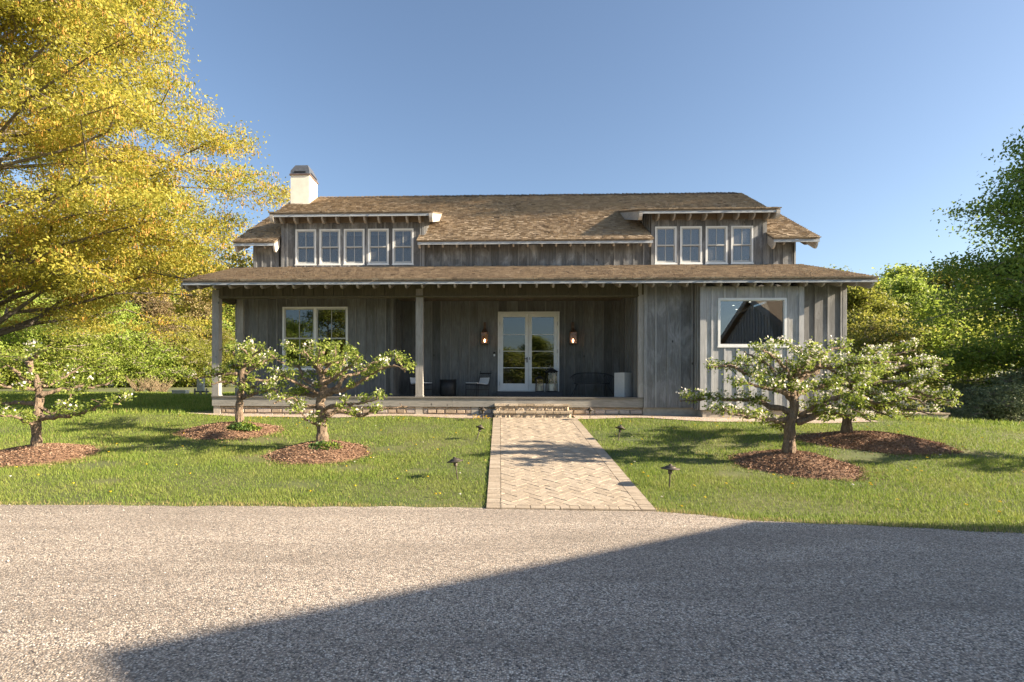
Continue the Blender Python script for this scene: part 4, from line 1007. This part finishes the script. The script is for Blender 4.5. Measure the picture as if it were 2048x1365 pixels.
T2 = apple('apple tree in front of the left porch post', 12.8, (479.5, 846), [(479.5, 796, 0), (484, 772, 0), (483, 752, 0), (489, 733, 0), (499, 716, .1), (506, 692, .2)],
      [(.3, (487, 735), (478, 722), (470, 711), (455, 696), (440, 700)), (.5, (487, 728), (470, 732), (457, 738), (436, 747)), (-.5, (477, 748), (431, 750), (399, 757), (365, 750)), (-.3, (479, 770), (460, 765), (440, 765), (413, 770)),
       (.2, (487, 748), (513, 735), (535, 721), (560, 716)), (-.6, (487, 796), (506, 789), (540, 782), (560, 790)), (.5, (487, 760), (521, 761), (550, 759), (570, 758)), (-.4, (492, 725), (515, 705), (530, 700)), (.6, (490, 730), (480, 700), (500, 690)), (-.5, (484, 780), (505, 775), (530, 770))], 12, extra=3, dens=.85, leafy=.8, r0=.08, bloom=.7)
T3 = apple('wide apple tree with low limbs left of the brick path', 10.9, (645, 888), [(644, 850, 0), (643, 824, 0), (640, 806, 0), (647, 783, 0), (645, 761, 0), (642, 744, 0), (637, 726, .05), (645, 700, .1)],
      [(-.5, (643, 812), (624, 812), (604, 812), (588, 798), (565, 800), (548, 806)), (.3, (647, 785), (629, 769), (614, 763), (606, 748), (596, 734), (583, 732), (563, 726), (542, 710)), (.6, (643, 792), (620, 789), (584, 787), (563, 787), (547, 779), (526, 783)),
       (-.4, (655, 788), (694, 777), (713, 769), (737, 752), (760, 740), (789, 734), (813, 740)), (.5, (650, 785), (672, 777), (682, 761), (698, 752), (727, 742), (748, 726), (789, 710)), (-.6, (643, 826), (661, 814), (686, 810), (715, 808), (737, 804), (756, 797)),
       (.3, (655, 832), (676, 822), (705, 828), (721, 832), (754, 822), (793, 814), (815, 812)), (-.2, (645, 750), (653, 734), (666, 722), (672, 693)), (.5, (645, 762), (670, 750), (682, 735), (692, 714)), (.8, (640, 745), (620, 725), (600, 705), (585, 700)), (-.7, (645, 770), (665, 760), (690, 740), (720, 715)), (-.8, (642, 790), (610, 775), (580, 760), (560, 750)), (.4, (789, 712), (800, 725), (810, 745)),
       (-.3, (638, 735), (618, 715), (608, 700)), (-.6, (643, 860), (628, 845), (612, 838), (600, 822))], 13, extra=2, dens=.85, leafy=.85, r0=.105, bloom=.7)
T4 = apple('dense blossoming apple tree right of the brick path, nearest the viewer', 10.2, (1577, 909), [(1579, 871, 0), (1581, 844, 0), (1588, 820, 0), (1586, 793, 0), (1583, 774, 0), (1592, 758, .05), (1580, 740, .1)],
      [(-.4, (1582, 800), (1565, 779), (1546, 768), (1543, 755), (1558, 747), (1571, 736), (1575, 720)), (.3, (1592, 764), (1610, 751), (1633, 745), (1636, 732), (1656, 736), (1688, 730), (1729, 727), (1796, 724)), (-.3, (1546, 757), (1516, 755), (1497, 749), (1474, 738), (1444, 730), (1416, 740)),
       (.5, (1584, 823), (1563, 819), (1541, 813), (1520, 804), (1495, 800), (1444, 798), (1401, 800), (1362, 803)), (-.6, (1571, 840), (1554, 841), (1515, 836), (1468, 830), (1450, 818)), (-.5, (1593, 846), (1624, 836), (1640, 813), (1671, 797), (1710, 793), (1768, 809), (1815, 797), (1854, 809)),
       (.6, (1590, 780), (1563, 765), (1540, 735), (1510, 715), (1490, 705)), (-.8, (1586, 770), (1600, 740), (1620, 715), (1645, 700)), (.8, (1590, 790), (1620, 780), (1660, 770), (1700, 765), (1730, 770)), (-.9, (1585, 790), (1545, 780), (1510, 770), (1475, 765)),
       (.4, (1636, 735), (1640, 715), (1660, 700), (1690, 695)), (-.4, (1585, 760), (1565, 730), (1545, 712), (1525, 700)), (.2, (1590, 755), (1600, 725), (1600, 700)), (-.5, (1600, 835), (1630, 815), (1680, 805), (1720, 825)), (-.3, (1605, 832), (1650, 828), (1700, 830))], 14, extra=3, dens=.85, leafy=.98, r0=.095, bloom=2.6)
T5 = apple('wide blossoming apple tree farther back in front of the right house corner', 12.3, (1693, 862), [(1694, 840, 0), (1697, 815, 0), (1700, 795, 0), (1704, 775, 0), (1712, 755, .1), (1718, 735, .1)],
      [(.4, (1700, 800), (1735, 790), (1775, 785), (1815, 790), (1860, 800), (1905, 815)), (-.4, (1702, 785), (1740, 770), (1795, 765), (1834, 785), (1893, 800), (1925, 790)), (.6, (1708, 765), (1750, 745), (1800, 735), (1850, 725), (1895, 730)), (-.5, (1705, 770), (1680, 750), (1650, 735), (1620, 720)),
       (.3, (1712, 750), (1740, 725), (1780, 712), (1830, 700)), (-.6, (1700, 790), (1670, 780), (1630, 775), (1600, 780)), (.5, (1698, 810), (1740, 815), (1790, 822), (1815, 835)), (-.2, (1715, 740), (1700, 715), (1690, 700)), (.7, (1718, 738), (1740, 710), (1775, 698)), (-.8, (1700, 800), (1750, 800), (1800, 770), (1850, 755), (1890, 760)), (-.3, (1698, 818), (1670, 822), (1650, 835)), (-.8, (1700, 805), (1740, 818), (1785, 836)), (-.9, (1697, 815), (1665, 826), (1640, 838)), (-.8, (1700, 808), (1722, 826), (1738, 842)), (-.5, (1702, 800), (1760, 812), (1830, 822), (1870, 830))], 15, extra=3, dens=.85, leafy=.98, r0=.09, bloom=2.1)
# one more orchard tree just outside the frame at the right; its shade falls on the lawn
T6 = apple('apple tree standing off to the right of the lawn', 10.4, (2275, 905), [(2272, 860, 0), (2276, 820, 0), (2285, 790, 0), (2290, 750, 0)],
      [(.6, (2276, 830), (2230, 810), (2180, 800), (2130, 805)), (-.5, (2280, 810), (2330, 790), (2380, 780)), (.4, (2285, 785), (2240, 760), (2190, 745), (2150, 750)), (-.3, (2288, 770), (2330, 740), (2370, 730)), (.8, (2290, 750), (2300, 720), (2330, 700)), (-.8, (2280, 800), (2220, 790), (2150, 780))], 16, extra=8, dens=1.0, leafy=1.0, r0=.14)

def clump(label, x, y, D, rx, h, seed):
    a, z = at(x, y, D); o = thing('ground_cover_plant', (a, D, gz(a, D)), label, 'plant'); rg = np.random.default_rng(seed); n = 1500
    u = np.sqrt(rg.random(n)); an = rg.random(n) * 6.283; P = np.stack([rx * u * np.cos(an), .3 * u * np.sin(an), .12 + (h * (1 - u ** 2)) * rg.random(n)], 1)
    polys('leaves', leaf_quads(P, .055, .038, rg, .3), np.clip(rg.normal(.35 + .35 * (P[:, 0] > 0), .22, n), 0, 1), 'cover_leaf', o)
    s = MB()
    for k in range(40): q = P[rg.integers(n)]; s.tube([(q[0] * .5, q[1] * .5, 0), tuple(q)], .003, 4)
    s.build('stems', 'bark', o)
clump('leafy ground cover at the foot of the apple tree by the left porch post', 484, 848, 12.55, .42, .16, 31)
clump('leafy ground cover at the foot of the wide apple tree left of the path', 648, 890, 10.65, .38, .14, 32)

# grass
BARE = [(-2.6, 9.6, .5), (-3.1, 8.5, .45), (-4.6, 10.2, .6), (-2.3, 11.2, .5), (-5.2, 11.9, .6), (-7.2, 9.6, .6), (-1.4, 9.4, .3), (3.6, 10.3, .5), (3.9, 9.4, .35), (6.9, 10.6, .7), (7.4, 11.3, .8), (9.2, 11.0, .7), (5.1, 11.7, .5), (-6.3, 8.6, .35), (8.3, 8.9, .3), (2.9, 12.2, .3)]
def blades():
    rg = np.random.default_rng(5); out = []
    def area(n, x0, x1, y0, y1, hh, ww):
        x = rg.uniform(x0, x1, n); y = rg.uniform(y0, y1, n)
        ed = y - edge_y(x); keep = (ed > -.07 + .12 * rg.random(n)) & ~((x > PX0 - .03 + .05 * rg.random(n)) & (x < PX1 + .03 - .05 * rg.random(n)) & (y < 16)) & (np.abs((x - .35)) < y * 1.02 + .6)
        st_ = np.where(x < 0, 15.05 + .1 * np.sin(x * 1.7) + np.clip(-7.2 - x, 0, 9) * .35, 15.0 - .4 * np.clip((x - 4) / 2, 0, 1) + .1 * np.sin(x * 2.1))
        keep &= ~((y > st_ + rg.uniform(-.06, .04, n)) & (x > -9.2) & (x < 9.9) & (y < 29))
        for x0_, x1_, D, dr_, h in MOUNDS:
            a, b_ = at(x0_, CY, D)[0], at(x1_, CY, D)[0]; cx_, rx = (a + b_) / 2, (b_ - a) / 2
            keep &= ((x - cx_) / rx) ** 2 + ((y - D) / dr_) ** 2 > .9 + .25 * rg.random(n)
        pt = np.sin(x * 1.3 + 2 * np.sin(y * .8)) * np.cos(y * 1.7 + np.sin(x)) ; keep &= (rg.random(n) < .86 + .3 * pt)
        for bx_, by_, br_ in BARE: keep &= (((x - bx_) / br_) ** 2 + ((y - by_) / (br_ * .6)) ** 2 > rg.uniform(.1, 1.5, n)) | (rg.random(n) < .10)
        x, y = x[keep], y[keep]; m = len(x); z = ground(x, y) - .005
        H = hh * rg.uniform(.5, 1.5, m) * (1 + .25 * pt[keep]); an = rg.uniform(0, 6.283, m); ln = H * rg.uniform(.1, .9, m)
        px, py = np.cos(an) * ww / 2, np.sin(an) * ww / 2; P = np.stack([x, y, z], 1)
        V = np.stack([P + np.stack([px, py, 0 * x], 1), P - np.stack([px, py, 0 * x], 1), P + np.stack([np.sin(an) * ln, -np.cos(an) * ln, H], 1)], 1)
        rr = np.clip(rg.normal(.45 + .12 * pt[keep], .24, m), 0, 1); ek = ed[keep]; rr = np.where((ek < .12) & (rg.random(m) < .55), 1.0, rr); out.append((V, rr))
    area(330000, -11, 12, 6.0, 10.6, .044, .008); area(240000, -18, 18, 10.6, 15.6, .05, .011); area(150000, -34, -8, 15.6, 32, .10, .03); area(60000, 10.5, 32, 15.0, 27, .10, .03)
    V = np.concatenate([o[0] for o in out]); r_ = np.concatenate([o[1] for o in out]); tag(polys('grass', V, r_, 'grass', k=3), kind='stuff', label='short spring grass')
blades()
def loose():
    rg = np.random.default_rng(21); n = 5000; y = 2.7 + 5.3 * rg.random(n) ** 1.3; x = rg.uniform(-1, 1, n) * (y * 1.0 + .3); k = y < edge_y(x) - .02; x, y = x[k], y[k]; n = len(x)
    s = rg.uniform(.003, .0075, n) * (1 + .8 * (rg.random(n) < .06)); base = np.array([(1, 0, 0), (0, 1, 0), (-1, 0, 0), (0, -1, 0), (0, 0, .7), (0, 0, -.6)], float)
    v = base[None] * (1 + rg.uniform(-.3, .3, (n, 6, 3))) * s[:, None, None]; a = rg.uniform(0, 6.28, n); c, d = np.cos(a)[:, None], np.sin(a)[:, None]
    v = np.stack([v[..., 0] * c - v[..., 1] * d, v[..., 0] * d + v[..., 1] * c, v[..., 2]], -1) + np.stack([x, y, 0.009 + 0 * x], 1)[:, None, :]
    f = [(0, 1, 4), (1, 2, 4), (2, 3, 4), (3, 0, 4), (1, 0, 5), (2, 1, 5), (3, 2, 5), (0, 3, 5)]; V = v[:, np.array(f)].reshape(-1, 3, 3)
    tag(polys('loose_stones', V, np.repeat(rg.random(n), 8), 'pebble', k=3), kind='stuff', label='loose pebbles lying on the gravel drive')
loose()
def weeds():
    rg = np.random.default_rng(9); n = 230; x = rg.uniform(-9, 11, n); y = rg.uniform(7.0, 15, n) ; near = rg.random(n) < .25; y = np.where(near, rg.uniform(14.3, 15.0, n), y)
    k = (y > edge_y(x) + .1) & ~((x > PX0 - .05) & (x < PX1 + .05)); x, y = x[k], y[k]
    ex = np.array([(-.25 - .5 * rg.random(), 14.5 + .45 * rg.random()) for _ in range(26)]); x = np.concatenate([x, ex[:, 0]]); y = np.concatenate([y, ex[:, 1]])
    P = np.stack([x, y, ground(x, y) + rg.uniform(.06, .12, len(x))], 1); V = []; kind = rg.random(len(P)); kind[-26:] *= .5
    allv, allr = [], []
    for q in range(8):
        an = 2 * math.pi * q / 8; s = .019; d = np.array([math.cos(an), math.sin(an) * .9, .15 * ((q % 2) * 2 - 1)]) * s; e = np.array([-math.sin(an), math.cos(an), .6]) * s * .6
        allv.append(np.stack([P, P + d * .6 + e, P + d * 1.2, P + d * .6 - e], 1)); allr.append(kind)
    tag(polys('dandelions', np.concatenate(allv), np.concatenate(allr), 'dandelion'), kind='stuff', label='yellow dandelions and white seed heads in the lawn')
weeds()

# ------------------------------------------------------------------ trees beyond
def tree_mesh(seed, H, Rm, trunk_h, nl, leaf, lsz, mt, bark_='bark2', prof=None, flat=.55, r_tr=.22, cl=.9, nb=70, leanx=0.0, rbias=.45, sidecut=None):
    rnd = random.Random(seed); rg = np.random.default_rng(seed); tb = MB(); prof = prof or (lambda t: math.sin(math.pi * min(1, max(0, .12 + .88 * t))) ** .7)
    T = [Vector((leanx * k / 8 + rnd.uniform(-.06, .06) * k * .4, rnd.uniform(-.06, .06) * k * .4, -.3 + (H * .93 + .3) * k / 8)) for k in range(9)]
    tb.tube(T, [r_tr * (1 - .9 * k / 8) * (1.3 if k == 0 else 1) for k in range(9)], 9, wob=.1); cen = []
    for b_ in range(nb):
        t = rnd.uniform(0, 1) ** .85; z = trunk_h + (H - trunk_h) * t; a = rnd.uniform(0, 2 * math.pi)
        if sidecut and sidecut(a, z): continue
        rr = Rm * prof(t) * rnd.uniform(.72, 1.08); z0 = max(trunk_h * .7, z - rr * rnd.uniform(.15, .5)); k = min(7.9, max(0, (z0 + .3) / (H * .93 + .3) * 8)); i = int(k)
        p0 = T[i].lerp(T[min(8, i + 1)], k - i); p1 = Vector((math.cos(a) * rr, math.sin(a) * rr, z)); n = 6; pts = []
        for j in range(n + 1):
            s = j / n; p = p0.lerp(p1, s) + Vector((rnd.uniform(-1, 1), rnd.uniform(-1, 1), rnd.uniform(-.5, 1))) * rr * .05 * (1 if 0 < j else 0) + Vector((0, 0, .12 * rr * math.sin(math.pi * s))); pts.append(p)
        tb.tube(pts, [r_tr * .24 * (1 - .86 * j / n) for j in range(n + 1)], 6)
        for j in range(2, n + 1):
            cen.append((*pts[j], .55 + .45 * j / n))
            for q in range(3):
                d = Vector((rnd.uniform(-1, 1), rnd.uniform(-1, 1), rnd.uniform(-.4, .5))); d = d * min(Rm * .20, 1.5); e_ = pts[j] + d; tb.tube([pts[j], pts[j] + d * .5 + Vector((0, 0, .05)), e_], [.025, .017, .008], 4); cen.append((*e_, 1.0))
    cen = np.array(cen); w = cen[:, 3] ** 2; idx = rg.choice(len(cen), nl, p=w / w.sum()); d = rg.normal(size=(nl, 3)) * np.array([cl, cl, cl * flat]) * .42
    P = cen[idx, :3] + d; V = leaf_quads(P, lsz, lsz * .55, rg, .1, .25)
    cr = rg.random(len(cen))[idx]; rr_ = np.clip(.55 * cr + .45 * rg.random(nl) + (rbias - .5), 0, 1)
    tr = tb.build('trunk', bark_); cw = polys('crown', V, rr_, mt); return tr, cw
def place(proto, name, x, y, label, cat, group, s=1, rz=0, sz=None, z=None):
    t = thing(name, (x, y, gz(x, min(y, 60)) if z is None else z), label, cat, group, rz); t.scale = (s, s, sz or s)
    for o in proto:
        c = o if o.parent is None and not o.get('_used') else o.copy()
        if c is not o: C.objects.link(c)
        o['_used'] = 1; c.parent = t
        if '_used' in c: pass
    return t
# the great oak at the left
def oakprof(t):
    return float(np.interp(t, [0, .12, .35, .55, .75, .9, 1], [.86, .95, 1.0, .78, .55, .34, .08]))
ox, oy = -25.0, 24.5
oak = tree_mesh(101, 25.5, 14.0, 3.4, 460000, 0, .145, 'oak_leaf', prof=oakprof, flat=.34, r_tr=.42, cl=1.15, nb=230, bark_='oak_bark', rbias=.44, sidecut=lambda a, z: math.cos(a) < -.55)
ok_ = place(oak, 'oak_tree', ox, oy, 'huge yellow-green oak in spring leaf filling the left side behind the porch', 'oak tree', None, 1, 0)
def catkins():
    me = oak[1].data; n = len(me.vertices); co = np.empty(n * 3, dtype=np.float32); me.vertices.foreach_get('co', co); co = co.reshape(-1, 3)[::4]
    rg = np.random.default_rng(77); s = co[rg.choice(len(co), 4200)]; P = np.repeat(s, 9, 0) + rg.normal(size=(4200 * 9, 3)) * np.array([.13, .13, .08]); n = len(P)
    a = rg.uniform(0, 6.28, n); W_ = np.stack([np.cos(a), np.sin(a), 0 * a], 1) * .016; L = np.stack([rg.normal(0, .015, n), rg.normal(0, .015, n), -rg.uniform(.09, .2, n)], 1)
    polys('catkins', np.stack([P - W_, P + W_, P + W_ + L, P - W_ + L], 1), rg.random(n), 'catkin', ok_)['kind'] = 'stuff'
catkins()
# right-hand maple
mp_ = tree_mesh(102, 14.2, 6.0, .9, 150000, 0, .18, 'green_leaf', flat=.4, r_tr=.35, cl=1.1, nb=120, prof=lambda t: float(np.interp(t, [0, .2, .5, .8, 1], [.9, 1, .85, .5, .1])))
place(mp_, 'maple_tree', X_(2235, 24.5), 24.5, 'dark green leafy tree at the right edge of the photo', 'tree', None, 1, .7)
# woodland prototypes
pa = tree_mesh(201, 11, 4.2, 2.0, 17000, 0, .26, 'wood_leaf', nb=60); pb = tree_mesh(202, 13, 4.0, 3.0, 17000, 0, .26, 'wood_leaf', nb=60, flat=.7)
pc = tree_mesh(203, 9, 2.9, 1.0, 14000, 0, .22, 'brown_leaf', nb=60, prof=lambda t: 1 - .85 * t); pd_ = tree_mesh(204, 6.2, 3.6, .5, 14000, 0, .2, 'wood_leaf', nb=50, rbias=.58)
pf = tree_mesh(206, 6.0, 3.4, .4, 22000, 0, .15, 'fresh_leaf', nb=60, rbias=.5)
ph = tree_mesh(207, 2.6, 2.3, .1, 9000, 0, .15, 'wood_leaf', nb=40, r_tr=.05, cl=.7)
pe = tree_mesh(205, 2.4, 1.9, .15, 9000, 0, .15, 'sage_leaf', nb=40, r_tr=.06, cl=.7)
def W_(x, D): return X_(x, D)
wl = [(-40, 58, pa, 1.2), (60, 66, pb, 1.1), (150, 62, pd_, 1.6), (235, 66, pa, 1.2), (300, 52, pc, 1.15), (345, 54, pd_, 1.35), (30, 60, pd_, 1.5), (120, 70, pb, 1.4), (395, 55, pc, 1.1), (440, 60, pa, 1.15), (485, 60, pd_, 1.5), (205, 58, pd_, 1.3), (280, 72, pb, 1.4), (520, 64, pa, 1.15), (380, 72, pb, 1.45), (-120, 60, pb, 1.4), (-10, 74, pa, 1.7), (368, 50, pd_, .8), (110, 56, pa, .9), (430, 53, pd_, .9)]
wl += [(80, 43, pf, 1.1), (160, 45, pf, 1.3), (240, 47, pf, 1.15), (0, 42, pf, 1.3), (318, 48.5, pc, .85)]
desc = {id(pf): 'bright green bushy tree', id(pa): 'rounded yellow-green woodland tree', id(pb): 'tall loose woodland tree', id(pc): 'brownish pine-like tree', id(pd_): 'low spreading fresh green tree'}
where = ['beyond the left edge of the lawn', 'behind the leftmost apple tree', 'behind the dark strip of lawn shade', 'between the oak limbs', 'with rusty foliage left of the utility box', 'just left of the porch, far back', 'low at the far left', 'deep in the left woods', 'directly behind the utility box', 'seen through the porch end', 'low behind the left porch post', 'in front of the left woods', 'highest at the back of the left woods', 'behind the left end of the house', 'far behind the porch corner', 'out past the left frame edge', 'largest at the far left back', 'small, at the lawn edge near the pale shrubs', 'small, right of the leftmost apple trunk', 'smallest, beside the porch', 'just right of the leftmost apple trunk', 'above the low limb of the leftmost apple tree', 'left of the bare shrubs', 'at the left frame edge', 'low and rusty behind the bare shrubs']
for i, (x, D, p, s) in enumerate(wl): place(p, 'woodland_tree', W_(x, D), D, desc[id(p)] + ' ' + where[i], 'tree', 'trees of the left woods', s, i * 1.3)
wr = [(1715, 37, pa, .78), (1760, 46, pb, .82), (1815, 40, pa, .84), (1880, 46, pb, .88), (1935, 42, pd_, 1.4), (1700, 48, pa, .95), (1660, 42, pb, .8), (1965, 46, pb, .9), (1800, 50, pa, 1.1), (1745, 31, pd_, .85)]
where = ['right beside the house corner', 'behind the house corner', 'in the middle of the right woods', 'left of the dark maple', 'low in front of the dark maple', 'behind the right roof end', 'mostly hidden by the house wall', 'behind the dark maple', 'at the back of the right woods', 'low beyond the stone terrace']
for i, (x, D, p, s) in enumerate(wr): place(p, 'woodland_tree', W_(x, D), D, desc[id(p)] + ' ' + where[i], 'tree', 'trees of the right woods', s, i * 1.7 + .5)
for i, (x, D, s, lb) in enumerate(((1965, 24, .7, 'grey-green shrub beyond the end of the terrace wall'), (2020, 23, .7, 'grey-green shrub nearest the right frame edge'), (1925, 28, .8, 'grey-green shrub behind the terrace end'), (1990, 28, .9, 'tall grey-green shrub under the dark maple'), (2060, 25, 1.0, 'grey-green shrub past the right frame edge'))):
    place(pe, 'shrub', W_(x, D), D, lb, 'shrub', 'grey-green shrubs on the right', s, i * 2.1, z=gz(W_(x, D), D) - .1)
for i, (x, D, s, lb) in enumerate(((20, 41, 1.2, 'at the far left behind the leftmost apple tree'), (105, 43, 1.3, 'right of the leftmost apple trunk'), (185, 44, 1.2, 'left of the bare shrubs'), (255, 46, 1.4, 'directly behind the bare shrubs'), (325, 47, 1.3, 'between the bare shrubs and the meter box'), (385, 49, 1.4, 'behind the grey meter box'), (450, 52, 1.5, 'seen past the porch end post'))):
    place(ph, 'undergrowth_shrub', W_(x, D), D, 'light green undergrowth shrub ' + lb, 'shrub', 'undergrowth shrubs at the left wood edge', s, i * 1.1, z=gz(W_(x, D), D) - .1)
# bare-stemmed shrubs at the lawn edge on the left
def stemmy(label, x, D, seed):
    rnd = random.Random(seed); a = X_(x, D); t = thing('bare_shrub', (a, D, gz(a, D)), label, 'shrub', 'bare-stemmed shrubs at the lawn edge'); mb = MB()
    for k in range(46):
        an = rnd.uniform(0, 6.28); L = rnd.uniform(.6, 1.2); p = Vector((rnd.uniform(-.1, .1), rnd.uniform(-.1, .1), -.05)); pts = [p]
        for j in range(4): p = p + Vector((math.cos(an) * .22, math.sin(an) * .22, .28)) * L / 1.2 + Vector((rnd.uniform(-.06, .06), rnd.uniform(-.06, .06), 0)); pts.append(p)
        mb.tube(pts, [.018, .014, .011, .008, .004], 5)
    mb.build('stems', 'tan_stem', t)
M['tan_stem'] = bark('tan_stem', (0.14, 0.10, 0.06), (0.30, 0.23, 0.14))
stemmy('tan bare-stemmed shrub beyond the shaded lawn, left one', 278, 33, 1); stemmy('tan bare-stemmed shrub beyond the shaded lawn, beside the utility box', 325, 33, 2); stemmy('tan bare-stemmed shrub between the other two', 303, 34, 3)
# trees behind the viewer (seen mirrored in the glass) and a tall one off to the right whose shade falls on the roof
mt_ = [(-29, -33, pa, 1.05), (-24.5, -31, pd_, 1.5), (-21, -33, pb, .95), (-18.5, -31, pd_, 1.1), (-16, -34, pa, .8), (-12.5, -30, pd_, 1.0), (-9, -34, pa, .68), (-5, -31, pd_, 1.05), (-1.5, -35, pa, .74), (1.5, -30, pd_, 1.0), (4.5, -34, pa, .72), (8.5, -31, pd_, 1.1), (12, -36, pa, .8)]
for i, (x, y, p, s) in enumerate(mt_):
    place(p, 'woodland_tree', x, y, desc[id(p)] + ' number %s from the left in the row across the driveway' % ('one two three four five six seven eight nine ten eleven twelve thirteen'.split()[i]), 'tree', 'trees across the driveway', s, i, z=0)
tall = tree_mesh(301, 24.0, 3.4, 17.0, 9000, 0, .3, 'green_leaf', nb=40, r_tr=.3, cl=.9)
place(tall, 'tall_tree', 31.5, 18.4, 'tall high-crowned tree standing right of the house', 'tree', None)

# ------------------------------------------------------------------ utility boxes, terrace wall
Du = 28; a, z = at(399.5, 795, Du); t = thing('utility_box', (a, Du, gz(a, Du)), 'grey metal utility box on a wooden stand at the edge of the lawn', 'utility box')
b = MB(); b.box(-.16, .16, 0, .2, .28, .95); b.build('cabinet', 'metalbox', t); b = MB(); b.lathe([(.06, 0), (.06, .03), (.03, .05)], n=14); q = b.build('meter', 'frame', t); q.location = (.05, -.003, .62); q.rotation_euler = (R(90), 0, 0)
b = MB(); b.box(-.34, -.28, .05, .12, -.1, .42); b.box(.28, .34, .05, .12, -.1, .42); b.box(-.4, .4, .13, .17, .2, .3); b.box(-.05, .05, .05, .12, -.1, .28); b.build('stand', 'beam', t)
a = X_(357, 30); t = thing('low_utility_box', (a, 30, gz(a, 30)), 'low pale utility box lying left of the grey meter cabinet', 'utility box'); b = MB(); b.box(-.38, .38, 0, .4, 0, .24); b.build('body', 'metalbox', t); b = MB(); b.box(-.41, .41, -.03, .43, .241, .275); b.build('lid', 'frame', t)
Dt = 17.0; tx0, tx1 = X_(1700, Dt), X_(1897, Dt); zt = Z_(1800, 826, Dt)
t = thing('terrace_wall', (tx0, Dt, 0), 'low grey stone terrace wall beyond the right-hand apple trees', 'terrace wall')
b = MB(); b.box(0, tx1 - tx0, 0, 2.6, -.2, zt - .045); b.build('wall_face', 'concrete', t)
b = MB(); x = -.02
while x < tx1 - tx0: b.box(x, min(x + .6, tx1 - tx0 + .03) - .006, -.04, .4, zt - .044, zt); x += .6
b.build('coping', 'stone', t)
# ------------------------------------------------------------------ barn beside the drive
barn = thing('barn', (13.2, 0, 0), 'grey board barn standing beside the driveway', 'barn')
bw_ = 18; E, Rg, ez, rz_ = 5.2, .68, 4.27, 6.60
def bp(x, pts, th, name, m):
    mb = MB(); mb.prism([(x, p, q) for p, q in pts], (th, 0, 0)); return mb.build(name, m, barn)
bp(.3, [(E - .3, 0), (E - .3, ez - .1), (Rg, rz_ - .25), (2 * Rg - E + .3, ez - .1), (2 * Rg - E + .3, 0)], .1, 'wall', 'bay')
mb = MB(); mb.box(.35, bw_, E - .4, E - .3, 0, ez + .05); mb.box(.35, bw_, 2 * Rg - E + .3, 2 * Rg - E + .4, 0, ez); mb.box(bw_, bw_ + .1, 2 * Rg - E + .3, E - .3, 0, ez)
x = .6
while x < bw_: mb.box(x, x + .05, E - .3, E - .26, 0, ez - .05); x += .33
mb.build('wall', 'bay', barn)
mm_ = (rz_ - ez) / (E - Rg)
for sg in (1, -1):
    yE = Rg + sg * (E - Rg); mb = MB(); mb.add([(0, yE, ez), (bw_ + .4, yE, ez), (bw_ + .4, Rg, rz_), (0, Rg, rz_), (0, yE, ez - .12), (bw_ + .4, yE, ez - .12), (bw_ + .4, Rg, rz_ - .12), (0, Rg, rz_ - .12)], [(0, 1, 2, 3), (7, 6, 5, 4), (0, 4, 5, 1), (1, 5, 6, 2), (3, 2, 6, 7), (0, 3, 7, 4)]); mb.build('roof', 'shingle', barn)
mb = MB(); y = 2 * Rg - E + .4
while y < E - .35: mb.box(.26, .3, y, y + .05, 0, rz_ - .3 - abs(y - Rg) * mm_); y += .33
mb.build('corner_trim', 'bay_batten', barn)
for sg in (1, -1):
    yE = Rg + sg * (E - Rg - .03); mb = MB(); mb.prism([(-.05, yE, ez - .02), (-.05, Rg, rz_ - .02), (-.05, Rg, rz_ - .3), (-.05, yE, ez - .28)], (.06, 0, 0)); mb.build('barge_board', 'barge', barn)
for o in list(bpy.data.objects):
    if '_used' in o: del o['_used']
